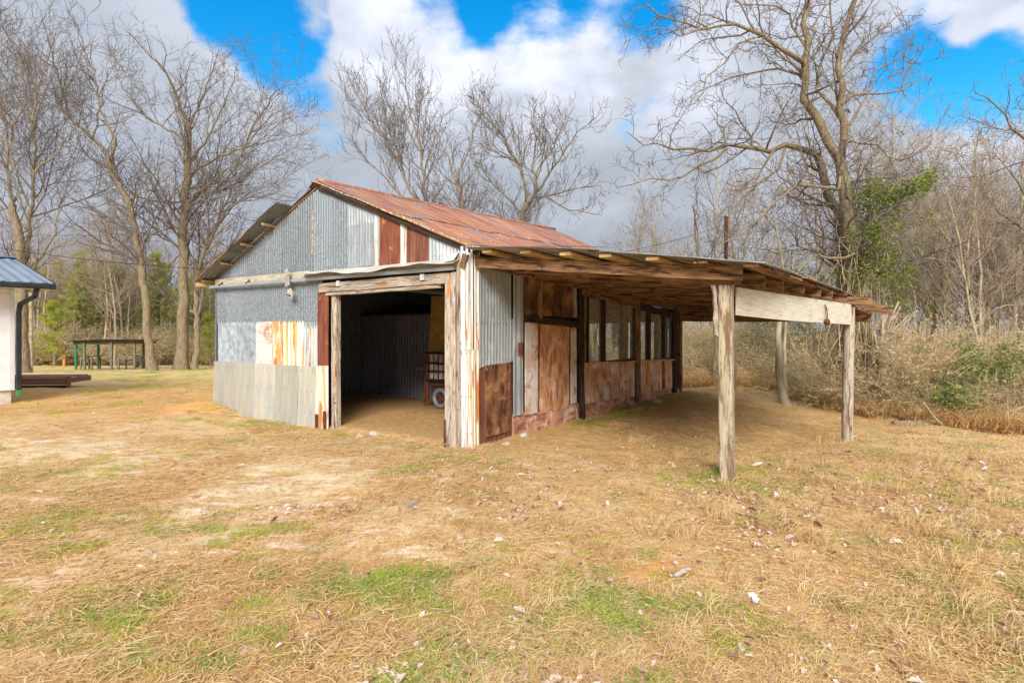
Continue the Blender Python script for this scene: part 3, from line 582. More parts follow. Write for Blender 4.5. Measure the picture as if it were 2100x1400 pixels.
# --- left slope: weathered sheets, front overhang with purlin ends, a bare stretch by the peak
def roof_l(u, t): return ridge_z(t) + (2.72 + .015 * t - ridge_z(t)) * (3.4 - u) / 3.4
k = 0; t = -.03
while t < 8.0:
    wd_ = min(.66, 8.1 - t)
    roof_sheet(t, wd_ + .03, 1.7, -.30, M['roof_under'], side=-1, rows=3, seg=4)
    roof_sheet(t, wd_ + .03, 3.42, 1.55, M['roof_under'], side=-1, lift=.015, rows=3, seg=4)
    t += .66
for (u0, u1, lift, mt, cu) in ((-.24, 1.00, .012, 'galv_dark', 0), (.90, 1.80, .022, 'galv_dark', .01), (1.72, 2.62, .032, 'galv_dark', .02)):
    roof_sheet(-.34, .33, u1, u0, M[mt], side=-1, lift=lift, rows=5, warp=.012, name='overhang_sheet', curl=lambda s, y, cu=cu: -cu * math.sin(y * 3) * (1 - s / .5))
for u in (-.1, .62, 1.35, 2.05):
    z = roof_l(u, 0) - .03; beam('purlin_end', barn, (u, -.26, z), (u, .6, z), .08, .035, M['wood_yellow'], side=(RS, 0, 1))
beam('fascia_board', barn, (-.25, -.345, roof_l(-.25, 0) + .012), (1.75, -.345, roof_l(1.75, 0) + .022), .014, .03, M['wood_brown'], wob=.004)
beam('eave_board', barn, (-.20, -.32, 2.56), (-.14, .3, 2.60), .05, .09, M['wood_yellow'], wob=.005)
beam('gable_trim', barn, (.0, -.03, rz(0) - .05), (3.38, -.03, rz(3.38) - .04), .02, .03, M['wood_brown'], wob=.005, seg=10)
sheet('ridge_flap', barn, (3.32, -.10, 4.17), (0, 1, 0), (-.5, 0, -.35), .25, .14, M['rusty_iron'], amp=0, warp=.02)

# --- lean-to: roof surface between wall and sagging outer eave
def eave_u(t): return 10.56 + .70 * (t + .2) / 9.1
def lz(u, t):
    ft = (t + .2) / 9.1; zw = 2.72 - .37 * ft; ze = 2.27 - .07 * ft + .03 * math.sin(ft * 3.1)
    fu = (u - W) / (eave_u(t) - W); return zw + (ze - zw) * fu + .03 * math.sin(fu * 3.14)
t = -.28; k = 0
while t < 8.8:
    wd_ = .66
    u1a, u1b = eave_u(t), eave_u(t + wd_)
    for (fa, fb, lift) in ((.49, 1.0, 0.), (0., .53, .016)):
        V = []; Fc = []; nxw = int(wd_ / .068 * 6); rows = 5; ph = random.uniform(0, 6)
        for j in range(rows + 1):
            for i in range(nxw + 1):
                tt = t + (wd_ + .03) * i / nxw; f = fa + (fb - fa) * j / rows; u = W + .0 + (eave_u(tt) + .04 * math.sin(ph) - W) * f
                V.append((u, tt, lz(u, tt) + .012 + lift + .009 * math.sin((tt + 1) / .068 * 6.283) + .006 * math.sin(ph + u * 2) + random.uniform(-.002, .002)))
        n = len(V); V += [(x, y, z - .0015) for x, y, z in V]
        for j in range(rows):
            for i in range(nxw): p = j * (nxw + 1) + i; q = p + nxw + 1; Fc += [(p, p + 1, q + 1, q), (n + p, n + q, n + q + 1, n + p + 1)]
        meshobj('lean_to_sheet', V, np.array(Fc), M['roof_red'] if fa > 0 and k in (3, 7, 8, 11, 12, 13) else M['roof_under'], barn, smooth=True)
    t += wd_; k += 1
sheet('flashing', barn, (6.92, -.33, 2.755), (1, 0, -.10), (-.12, .8, .05), 2.1, .22, M['galv_light'], amp=0, rows=3, warp=.012, top=lambda s: .05 + .13 * (1 - s / 2.1))
for f in (.10, .26, .41, .55, .70, .84, .97):      # purlins, ends showing at the near edge
    a_ = (W + (eave_u(-.1) - W) * f, -.24, 0); b_ = (W + (eave_u(8.8) - W) * f, 8.8, 0)
    za = lz(a_[0], -.24) - .022; zb = lz(b_[0], 8.8) - .022
    beam('purlin', barn, (a_[0], a_[1], za), (b_[0], b_[1], zb), .15, .036, M['wood_yellow'] if f < .8 else M['wood_brown'], wob=.006, seg=10)
raf = [-.02, .72, 1.45, 2.2, 2.95, 3.7, 4.45, 5.15, 5.9, 6.7, 7.5, 8.3, 8.85]
for i, t in enumerate(raf):                         # rafters running out from the wall
    ue = W + 3.5 + .15 * t + random.uniform(-.03, .03) + (.25 if t == 5.15 else 0)
    beam('rafter', barn, (W + .02 if i else 6.66, t, lz(W, t) - .125), (ue, t, lz(ue, t) - .11), .045, .14 if i else .15, M['wood_brown'], wob=.006, seg=10)
beam('ledger', barn, (W + .06, -.05, 2.58), (W + .06, 8.9, 2.22), .05, .14, M['wood_brown'], wob=.006, seg=10)
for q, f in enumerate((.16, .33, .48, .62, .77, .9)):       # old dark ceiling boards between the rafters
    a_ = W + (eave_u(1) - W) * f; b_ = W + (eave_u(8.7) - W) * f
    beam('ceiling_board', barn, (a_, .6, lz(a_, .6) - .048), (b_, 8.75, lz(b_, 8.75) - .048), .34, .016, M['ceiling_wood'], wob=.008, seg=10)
beam('lean_to_header', barn, (W + .1, 8.92, 2.02), (11.2, 8.9, 1.98), .06, .30, M['wood_brown'], wob=.01, seg=10)
def outer(t): return 3.32 + .168 * t + W
p1 = Vector((outer(.13), .11)); p2 = Vector((10.98, 5.1))
beam('corner_post', barn, (p1.x, p1.y, -.1), (p1.x - .02, p1.y, 2.10), .145, .14, M['post_olive'], side=(0, 1, 0), wob=.006, seg=12)
beam('corner_post', barn, (p1.x - .095, p1.y - .01, 1.55), (p1.x - .125, p1.y - .01, 2.10), .05, .10, M['wood_grey'], side=(0, 1, 0), wob=.01)
pole('round_post', barn, (p2.x, p2.y, -.5), (p2.x, p2.y, 2.02), .092, .085, M['wood_grey'], sides=14, seg=12, wob=.012)
dd = (p2 - p1)
board('white_board', barn, (p1.x + .06, p1.y + .11, 1.78), (dd.x, dd.y, -.075), (0, 0, 1), dd.length - .22, .30, .02, M['white_ply'], top=lambda s: .30 + .012 * s, bot=lambda s: -.01 * math.sin(s), nx=10)
beam('outer_plate', barn, (p1.x + .0, p1.y + .25, 2.05 + .06), (p2.x, p2.y + .2, 2.03), .05, .11, M['wood_brown'], wob=.006, seg=8)
beam('outer_plate', barn, (p2.x + .05, p2.y + .2, 2.06), (11.2, 8.9, 2.03), .05, .11, M['wood_brown'], wob=.006, seg=8)

# ============================================================ things in and around the barn
def hang(px, py, pz, h):
    t = empty('wire_hanger', to_world(px, py, pz)); t.rotation_euler.z = R(-34.23) + math.atan2(dd.y, dd.x)
    V = []; Fc = []
    def tube(pts, r, name, mat, sides=6):
        V = []; Fc = []
        for i, p in enumerate(pts):
            for j in range(sides):
                an = 6.283 * j / sides; V.append((p[0] + r * math.cos(an), p[1] + r * math.sin(an), p[2] + r * .5 * math.sin(an * 2)))
        for i in range(len(pts) - 1):
            for j in range(sides): a_ = i * sides + j; b_ = i * sides + (j + 1) % sides; Fc.append((a_, b_, b_ + sides, a_ + sides))
        return meshobj(name, V, Fc, mat, t)
    tube([(-.05, -.03, .0), (0, -.035, -.01), (.04, -.03, .0)], .008, 'nail', M['rusty_iron'])
    tube([(-.02, -.04, -.01), (-.035, -.045, -.10), (-.02, -.05, -.22), (.01, -.05, -.25), (.045, -.05, -.22), (.05, -.045, -.10), (.02, -.04, -.03)], .007, 'loop', M['rusty_iron'])
    bm_v = []; 
    for i in range(5):
        for j in range(9):
            an = 6.283 * j / 9; rr = (.02, .085, .12, .09, .02)[i] * (1 + .25 * math.sin(j * 2.2 + i)); bm_v.append((.01 + rr * math.cos(an), -.05 + .03 * math.sin(an), -.30 + .022 * i))
    Fc = [(i * 9 + j, i * 9 + (j + 1) % 9, i * 9 + 9 + (j + 1) % 9, i * 9 + 9 + j) for i in range(4) for j in range(9)]
    meshobj('clump', bm_v, Fc, M['rusty_iron'], t)
    return t
hp = p1 + dd * .665 + Vector((.0468, -.006))
h_ = hang(hp.x, hp.y, 2.00, 0)
tag(h_, 'wire loop with a rusty clump hanging on the white board', 'hanger')

def torus(name, parent, c, ax_deg, R0, r0, mat, n=28, m_=8):
    V = []; Fc = []
    for i in range(n):
        for j in range(m_):
            a_ = 6.283185 * i / n; b_ = 6.283185 * j / m_; rr = R0 + r0 * math.cos(b_); V.append((c[0] + rr * math.cos(a_), c[1] + r0 * 1.1 * math.sin(b_), c[2] + rr * math.sin(a_)))
    for i in range(n):
        for j in range(m_): Fc.append((i * m_ + j, i * m_ + (j + 1) % m_, ((i + 1) % n) * m_ + (j + 1) % m_, ((i + 1) % n) * m_ + j))
    return meshobj(name, V, Fc, mat, parent, smooth=True)
cart = empty('farm_cart', to_world(3.36, 2.75, 0), R(-34.23)); tag(cart, 'rusty red farm cart with slatted side and one spoked wheel inside the barn', 'cart')
beam('corner_stake', cart, (0, 0, .15), (0, 0, 1.10), .07, .06, M['rust'], side=(0, 1, 0)); beam('corner_stake', cart, (1.2, 0, .15), (1.2, 0, 1.2), .07, .06, M['rust'], side=(0, 1, 0))
beam('corner_stake', cart, (.05, .6, .15), (.05, .6, 1.15), .07, .06, M['rust'], side=(0, 1, 0)); beam('corner_stake', cart, (1.2, .6, .15), (1.2, .6, 1.2), .07, .06, M['rust'], side=(0, 1, 0))
for k in range(9): beam('slat', cart, (.09 + .13 * k, .02, .60), (.09 + .13 * k, .02, 1.12), .09, .018, M['pinkwhite'], side=(0, 1, 0), wob=.003)
for z in (.56, .76, .93, 1.15): beam('rail', cart, (-.03, -.03, z), (1.22, -.03, z), .03, .035, M['wood_dark'])
box('deck', cart, (-.03, .03, .44), (1.25, .62, .52), M['rusty_iron']); box('body', cart, (.1, .1, .15), (1.1, .55, .44), M['rust_dark'])
wh = torus('wheel', cart, (.42, -.06, .21), 0, .17, .05, M['galv_in'])
for k in range(6):
    a_ = k * math.pi / 6; beam('spoke', wh, (.42 - .15 * math.cos(a_), -.06, .21 - .15 * math.sin(a_)), (.42 + .15 * math.cos(a_), -.06, .21 + .15 * math.sin(a_)), .02, .02, M['rusty_iron'])
beam('drawbar', cart, (-.5, .05, .78), (.02, .05, .80), .03, .035, M['rust'])
beam('brace', cart, (-.12, .0, .05), (-.02, .02, .85), .06, .05, M['rust'])
osb = board('strand_board', None, to_world(3.14, 3.02, 1.17), (EU[0], EU[1], 0), (ET[0] * .08 + .03 * EU[0], ET[1] * .08 + .03 * EU[1], 1), 1.22, 1.22, .012, M['osb'], nx=4)
tag(osb, 'tan strand board sheet leaning upright on top of the rusty cart', 'board')
def drum(u, t, z, r, L, lab):
    V = []; Fc = []; n = 32; prof = [(0, .0), (.0, r * .94), (.03, r), (L * .5, r * 1.01), (L - .03, r), (L, r * .94), (L, 0)]
    for (y, rr) in prof:
        for j in range(n): a_ = 6.2832 * j / n; V.append((rr * math.cos(a_), y, rr * math.sin(a_)))
    for i in range(len(prof) - 1):
        for j in range(n): Fc.append((i * n + j, i * n + (j + 1) % n, (i + 1) * n + (j + 1) % n, (i + 1) * n + j))
    o = meshobj('storage_tank', V, Fc, M['wood_dark']); o.location = to_world(u, t, z); o.rotation_euler.z = R(-34.23)
    return tag(o, lab, 'tank', 'round tanks behind the partition')
drum(.9, 4.3, 1.72, .62, 1.5, 'dark round tank showing above the partition, left of the two')
drum(3.0, 4.3, 1.74, .66, 1.5, 'dark round tank showing above the partition, nearer the strand board')
for tk in (.9, 3.0):
    bx_ = box('tank_stand', None, (-.5, -.6, 0), (.5, .6, 1.08), M['wood_dark']); bx_.location = to_world(tk, 5.1, 0); bx_.rotation_euler.z = R(-34.23)
    tag(bx_, 'dark timber stand carrying the %s round tank' % ('left' if tk < 2 else 'right'), 'stand')

# stones
def stone(x, y, r, lab, flat=.6, mat='rock', grp=None):
    V = []; Fc = []; n, m_ = 10, 6; sd_ = random.uniform(0, 99)
    for i in range(m_ + 1):
        ph = math.pi * i / m_
        for j in range(n):
            th = 6.283 * j / n; k = 1 + .35 * (float(vnoise(math.cos(th) * 1.3 + sd_, math.sin(th) * 1.3 + ph, 1.0)) - .5) * 2
            V.append((r * k * math.sin(ph) * math.cos(th) * 1.25, r * k * math.sin(ph) * math.sin(th), r * flat * k * math.cos(ph)))
    for i in range(m_):
        for j in range(n): Fc.append((i * n + j, (i + 1) * n + j, (i + 1) * n + (j + 1) % n, i * n + (j + 1) % n))
    o = meshobj('stone', V, Fc, M[mat]); o.location = (x, y, gz(x, y) + r * flat * .35); o.rotation_euler.z = random.uniform(0, 6)
    return tag(o, lab, 'stone', grp)
M['rock'] = material('pale_rock', ((.48, .43, .36), (.66, .62, .56)), (9, 9, 9), 6, rough=.9, bump=.5)
def at(px, py, Yd): return Vector(((px - 1050) / F_PX * Yd, Yd, EYE - (py - 680) / F_PX * Yd))
for (px, py, r, lab) in ((767, 891, .07, 'pale rounded stone on the dirt threshold of the barn doorway'), (738, 896, .05, 'small flat stone left of the rounded stone at the doorway'),
                         (545, 858, .06, 'grey stone against the foot of the pale wall sheets'), (1038, 912, .05, 'pinkish stone at the foot of the side wall near the corner'),
                         (1075, 893, .06, 'broken pale stone below the side wall trim'), (1345, 825, .09, 'grey rubble stone at the far end of the side wall footing')):
    Yd = 8.
    for _ in range(30):
        p = at(px, py, Yd); Yd += (p.z - gz(p.x, p.y)) * 1.5
    stone(p.x, p.y, r, lab)

# ============================================================ white house at the left edge
A = Vector((-10.87, 13.3, 2.72)); eD = Vector((-.63, -.777, 0)); sD = Vector((-.777, .63, 0)); Bv = Vector((-14.2, 16.0, 3.66))
sD = Vector((Bv.x - A.x, Bv.y - A.y, 0)).normalized(); eD = Vector((-sD.y, sD.x, 0)); eD = eD if eD.y < 0 else -eD
house = empty('white_house', (A.x, A.y, 0)); tag(house, 'white sided house with blue grey metal roof and black downpipe, at the left edge', 'house')
O0 = Vector((A.x, A.y, 0))
def hp_(e_, s_, z): return eD * e_ + sD * s_ + Vector((0, 0, z))
slope = (Bv.z - A.z) / (Vector((Bv.x, Bv.y, 0)) - O0).length
for k in range(8):
    sheet('roof_panel', house, hp_(k * .9, 0, 2.74), eD, sD + Vector((0, 0, slope)), .92, 4.45, M['slate_roof'], pitch=.23, amp=.014, seg=8, rows=2, warp=.001)
for k in range(8):
    sheet('roof_panel', house, hp_(k * .9, 8.6, 2.74), eD, -sD + Vector((0, 0, slope)), .92, 4.45, M['slate_roof'], pitch=.23, amp=.014, seg=8, rows=2, warp=.001)
beam('ridge_cap', house, hp_(-.02, 4.29, 2.76 + slope * 4.29), hp_(7.2, 4.29, 2.76 + slope * 4.29), .30, .03, M['slate_roof'], wob=.001)
beam('gutter', house, hp_(-.03, -.03, 2.665), hp_(7.2, -.03, 2.665), .13, .13, M['black'], wob=.001, ch=.2)
beam('rake_trim', house, hp_(-.02, .03, 2.69), hp_(-.02, 4.29, 2.69 + slope * 4.27), .03, .14, M['black'], wob=.001)
beam('rake_trim', house, hp_(-.02, 8.57, 2.69), hp_(-.02, 4.29, 2.69 + slope * 4.27), .03, .14, M['black'], wob=.001)
def hbox(name, e0, e1, s0, s1, z0, z1, mat, z1b=None):
    V = [hp_(e0, s0, z0), hp_(e1, s0, z0), hp_(e1, s1, z0), hp_(e0, s1, z0), hp_(e0, s0, z1), hp_(e1, s0, z1), hp_(e1, s1, z1b or z1), hp_(e0, s1, z1b or z1)]
    return meshobj(name, V, [(0, 3, 2, 1), (4, 5, 6, 7), (0, 1, 5, 4), (1, 2, 6, 5), (2, 3, 7, 6), (3, 0, 4, 7)], M[mat], house)
hbox('wall', .62, 7.2, .60, 4.29, .22, 2.62, 'white_siding', 2.6 + slope * 4.0); hbox('wall', .62, 7.2, 4.295, 8.0, .22, 2.6 + slope * 4.0, 'white_siding', 2.62)
hbox('foundation', .66, 7.2, .64, 7.96, -.6, .22, 'rock')
for k in range(22):
    e0 = .70 + .30 * k; hbox('siding_board', e0, e0 + .285, .588, .5995, .235, 2.58, 'white_siding')
hbox('corner_trim', .605, .70, .580, .5995, .23, 2.6, 'white_siding'); hbox('soffit', .0, 7.2, .04, .58, 2.615, 2.63, 'white_siding')
hbox('frieze_board', .705, 7.2, .570, .587, 2.45, 2.6, 'white_siding')
ds = [hp_(.30, .02, 2.62), hp_(.34, .06, 2.42), hp_(.52, .50, 2.25), hp_(.54, .53, 2.05), hp_(.54, .53, .22)]
for i in range(4): beam('downspout', house, ds[i], ds[i + 1], .10, .075, M['black'], side=tuple(sD), wob=.0005, ch=.2, seg=2)
beam('splash_end', house, hp_(.54, .53, .22), hp_(.54, .50, .08), .10, .085, M['green_paint'], side=tuple(sD), wob=.001, seg=2)
# ---- deck beside the house
dk = empty('wooden_deck', (-14.6, 17.3, gz(-14.6, 17.3)), R(6)); tag(dk, 'low brown timber deck with a step beyond the house corner', 'deck')
for k in range(7): beam('deck_board', dk, (-6 , .07 + .145 * k, .30), (.82, .07 + .145 * k + .0, .30), .135, .03, M['deck'], wob=.002, seg=4)
beam('rim_board', dk, (-6, -.02, .17), (.84, -.02, .17), .03, .22, M['deck']); beam('skirt_board', dk, (-6, -.015, -.04), (.84, -.015, -.04), .03, .18, M['wood_dark']); beam('rim_board', dk, (.86, -.02, .2), (.86, 1.05, .2), .03, .17, M['deck'])
beam('deck_post', dk, (.90, -.07, -.1), (.90, -.07, .33), .10, .10, M['deck']); beam('deck_post', dk, (-.9, -.03, -.1), (-.9, -.03, .12), .10, .10, M['deck'])
beam('step_board', dk, (-6, -.30, .10), (-.75, -.30, .10), .26, .04, M['deck'])
for x_ in (-4, -2.4, -.8): beam('step_riser', dk, (x_, -.3, -.05), (x_, -.3, .08), .2, .05, M['wood_dark'])

# ---- picnic shelter far back on the left
Yp = 35.5; px2x = lambda px, Y_: (px - 1050) / F_PX * Y_
sx = px2x(156, Yp); gzp = gz(sx + 1.8, Yp)
sh = empty('picnic_shelter', (sx, Yp, gzp)); tag(sh, 'small open picnic shelter with green post and dark flat roof in front of the pines', 'shelter')
ht = EYE - (700 - 680) / F_PX * Yp - gzp
for (x_, y_, mt) in ((0, 0, 'green_paint'), (.62, -.1, 'mossy_wood'), (2.3, -.1, 'mossy_wood'), (3.72, 0, 'mossy_wood'), (0.1, 1.8, 'green_paint'), (3.1, 1.8, 'mossy_wood'), (3.4, 1.9, 'green_paint')):
    beam('post', sh, (x_, y_, -.1), (x_ + random.uniform(-.03, .03), y_, ht), .12, .12, M[mt], side=(0, 1, 0), wob=.004)
beam('top_beam', sh, (-.12, 0, ht - .10), (3.95, 0, ht - .14), .06, .16, M['mossy_wood']); beam('top_beam', sh, (-.12, 1.8, ht - .02), (3.95, 1.8, ht - .06), .06, .16, M['mossy_wood'])
beam('top_beam', sh, (-.05, -.15, ht - .07), (-.05, 2, ht - .05), .06, .16, M['green_paint']); beam('top_beam', sh, (3.8, -.15, ht - .1), (3.8, 2, ht - .08), .06, .14, M['wood_brown'])
beam('brace', sh, (.05, 0, ht - .62), (.52, 0, ht - .16), .05, .10, M['green_paint']); beam('brace', sh, (3.7, 0, ht - .72), (2.9, 0, ht - .2), .05, .10, M['wood_brown']); beam('brace', sh, (.6, 0, ht - .9), (1.3, 0, ht - .2), .05, .08, M['mossy_wood'])
for k in range(6): sheet('roof_sheet', sh, (-.2 + .7 * k, -.4, ht + .04), (1, 0, -.01), (0, 1, .02), .72, 2.8, M['wood_dark'], seg=4, rows=2, amp=.012)
for (x_, lab) in ((.15, 'weathered wooden bench table under the left side of the picnic shelter'), (2.55, 'weathered wooden bench table under the right side of the picnic shelter')):
    tb = empty('bench_table', (sx + x_, Yp + .5, gzp)); tag(tb, lab, 'table')
    for k in range(4): beam('top_board', tb, (-.15, -.25 + .2 * k, .82), (1.15 if x_ > 1 else .85, -.25 + .2 * k, .84), .18, .06, M['mossy_wood'])
    wx = 1.0 if x_ > 1 else .7
    for (a_, b_) in ((0, -.3), (wx, -.3), (0, .4), (wx, .4)): beam('leg', tb, (a_, b_, -.05), (a_, b_, .79), .09, .09, M['mossy_wood'], side=(0, 1, 0))
    beam('rail', tb, (0, -.3, .70), (wx, -.3, .70), .05, .12, M['mossy_wood'])
for (px, lab) in ((131, 'short orange marker post left of the picnic shelter'), (295, 'short orange marker post right of the picnic shelter')):
    Yo = 40.; x_ = px2x(px, Yo); o = beam('marker_post', None, (x_, Yo, gz(x_, Yo) - .1), (x_ + .03, Yo, gz(x_, Yo) + .62), .14, .10, M['orange_paint'], side=(0, 1, 0)); tag(o, lab, 'post')
o = beam('marker_post', None, (px2x(282, 40), 40, gz(px2x(282, 40), 40) - .1), (px2x(283, 40), 40, gz(px2x(283, 40), 40) + .75), .2, .10, M['mossy_wood'], side=(0, 1, 0)); tag(o, 'grey stub post beside the right orange marker', 'post')
x_ = px2x(65, 33.); o = pole('bare_pole', None, (x_, 33, gz(x_, 33) - .3), (px2x(63, 33.), 33, EYE + (680 - 600) / F_PX * 33), .10, .08, M['bark_pale'], sides=10, wob=.02); tag(o, 'pale straight pole standing beside the tree behind the house', 'pole')
x_ = px2x(1489, 17.5); o = pole('iron_pipe', None, (x_, 17.5, gz(x_, 17.5) - .3), (x_, 17.5, EYE + (680 - 444) / F_PX * 17.5), .062, .058, M['rusty_iron'], sides=10, wob=.004); tag(o, 'tall rusty pipe sticking up behind the lean-to roof', 'pipe')
# overhead wires
def wire(name, a, b, sag, r, lab):
    V = []; Fc = []; n = 40; a = Vector(a); b = Vector(b)
    for i in range(n + 1):
        f = i / n; p = a.lerp(b, f); p.z -= sag * 4 * f * (1 - f)
        for j in range(4): an = j * 1.5708; V.append((p.x + r * math.cos(an) * .7, p.y + r * math.cos(an) * .7, p.z + r * math.sin(an)))
    for i in range(n):
        for j in range(4): q = i * 4 + j; w_ = i * 4 + (j + 1) % 4; Fc.append((q, w_, w_ + 4, q + 4))
    return tag(meshobj(name, V, Fc, M['wood_dark']), lab, 'wire')
wire('overhead_wire', at(-60, 498, 16), to_world(.1, .1, 2.88), .1, .008, 'thin dark overhead wire running from the left to the barn eave')
wire('overhead_wire', at(1250, 522, 22), at(1560, 430, 30), .25, .01, 'thin wire sloping up behind the lean-to roof')

# ============================================================ TREES
def rot_about(v, ax, an):
    c, s = math.cos(an), math.sin(an); d = v[0] * ax[0] + v[1] * ax[1] + v[2] * ax[2]
    cr = (ax[1] * v[2] - ax[2] * v[1], ax[2] * v[0] - ax[0] * v[2], ax[0] * v[1] - ax[1] * v[0])
    return tuple(v[i] * c + cr[i] * s + ax[i] * d * (1 - c) for i in range(3))
def norm(v): l = math.sqrt(v[0] ** 2 + v[1] ** 2 + v[2] ** 2) or 1; return (v[0] / l, v[1] / l, v[2] / l)
class Tree:
    def __init__(s, rnd, **p):
        s.r = rnd; s.out = {}; s.p = dict(levels=4, up=.12, wig=.22, ang=(28, 62), dens=(1.6, 2.6, 4.5, 6), lenf=(.5, .48, .45, .4), rmin=.006, first=.15, lmin=.25, droop=0.); s.p.update(p); s.tips = []
    def add(s, pts, rad, lvl):
        s.out.setdefault((len(pts), lvl), []).append((pts, rad))
    def walk(s, start, d, length, r0, r1, n, up, wig):
        pts = [start]; st = length / n; rd = [r0]
        for i in range(n):
            d = norm((d[0] + s.r.gauss(0, wig), d[1] + s.r.gauss(0, wig), d[2] + s.r.gauss(0, wig) + up)); q = pts[-1]
            pts.append((q[0] + d[0] * st, q[1] + d[1] * st, q[2] + d[2] * st)); rd.append(r0 + (r1 - r0) * (i + 1) / n)
        return pts, rd
    def spawn(s, pts, rad, lvl, first=None):
        p = s.p
        if lvl > p['levels']: return
        L = sum(math.dist(pts[i], pts[i + 1]) for i in range(len(pts) - 1)); k = lvl - 1
        nd = p['dens'][k] * L; n = int(nd) + (s.r.random() < nd % 1); f0 = p['first'] if first is None else first
        for c in range(n):
            f = f0 + (1 - f0) * (c + s.r.random()) / max(n, 1); f = min(f, .99); x = f * (len(pts) - 1); i = int(x); u = x - i
            a, b = pts[i], pts[i + 1]; q = tuple(a[j] + (b[j] - a[j]) * u for j in range(3)); rr = rad[i] + (rad[i + 1] - rad[i]) * u
            t = norm((b[0] - a[0], b[1] - a[1], b[2] - a[2]))
            rv = norm((s.r.gauss(0, 1), s.r.gauss(0, 1), s.r.gauss(0, 1))); ax = norm((t[1] * rv[2] - t[2] * rv[1], t[2] * rv[0] - t[0] * rv[2], t[0] * rv[1] - t[1] * rv[0]))
            d = rot_about(t, ax, math.radians(s.r.uniform(*p['ang'])))
            ln = max(p['lmin'], L * p['lenf'][k] * (1.15 - .75 * f) * s.r.uniform(.6, 1.25)); r0 = max(p['rmin'], min(rr * .6, ln * .013 + p['rmin']))
            nn = (8, 7, 5, 3)[min(k, 3)]
            up = p['up'] * (1 if lvl < 4 else .5) - p['droop'] * (lvl > 1)
            a2, r2 = s.walk(q, d, ln, r0, p['rmin'] * .55, nn, up, p['wig'] * (1, 1.1, 1.2, 1.2)[min(k, 3)])
            s.add(a2, r2, lvl); s.spawn(a2, r2, lvl + 1, .12)
            if lvl >= 2: s.tips.append(a2[-1])
def tubes(groups, sides_of):
    Vs = []; Fs = []; base = 0
    for (n, lvl), lst in groups.items():
        k = sides_of(lvl); P = np.array([x[0] for x in lst]); Rr = np.array([x[1] for x in lst]); B = len(lst)
        T = np.gradient(P, axis=1); T /= np.linalg.norm(T, axis=2, keepdims=True) + 1e-9
        ref = np.array([.21, .33, .08]) + 0 * T; ref = np.where(np.abs((T * (ref / .4)).sum(-1, keepdims=True)) > .9, np.array([.8, -.5, .1]), ref)
        a = np.cross(T, ref); a /= np.linalg.norm(a, axis=2, keepdims=True) + 1e-9; b = np.cross(T, a)
        an = np.arange(k) * 2 * np.pi / k
        V = P[:, :, None] + Rr[:, :, None, None] * (np.cos(an)[:, None] * a[:, :, None] + np.sin(an)[:, None] * b[:, :, None])
        Vs.append(V.reshape(-1, 3)); id_ = (np.arange(B)[:, None, None] * n + np.arange(n - 1)[None, :, None]) * k + np.arange(k)[None, None]
        id2 = (np.arange(B)[:, None, None] * n + np.arange(n - 1)[None, :, None]) * k + (np.arange(k)[None, None] + 1) % k
        Fs.append(np.stack([id_, id2, id2 + k, id_ + k], -1).reshape(-1, 4) + base); base += B * n * k
    return np.concatenate(Vs), np.concatenate(Fs)
def resample(pts, rads, n, rnd, jit):
    P = [Vector(p) for p in pts]; cum = [0]
    for i in range(len(P) - 1): cum.append(cum[-1] + (P[i + 1] - P[i]).length)
    L = cum[-1]; o = []; rr = []
    def cr(i, u):
        p0 = P[max(i - 1, 0)]; p1_ = P[i]; p2_ = P[i + 1]; p3 = P[min(i + 2, len(P) - 1)]
        return .5 * ((2 * p1_) + (p2_ - p0) * u + (2 * p0 - 5 * p1_ + 4 * p2_ - p3) * u * u + (3 * p1_ - p0 - 3 * p2_ + p3) * u ** 3)
    for k in range(n):
        s_ = L * k / (n - 1); i = max(j for j in range(len(P) - 1) if cum[j] <= s_ + 1e-9); u = (s_ - cum[i]) / max(cum[i + 1] - cum[i], 1e-9); u = min(u, 1)
        q = cr(i, u); j_ = jit * L / n * (0 < k < n - 1); o.append((q.x + rnd.gauss(0, j_), q.y + rnd.gauss(0, j_), q.z + rnd.gauss(0, j_)))
        rr.append(rads[0] + (rads[1] - rads[0]) * (k / (n - 1)) ** .85)
    return o, rr
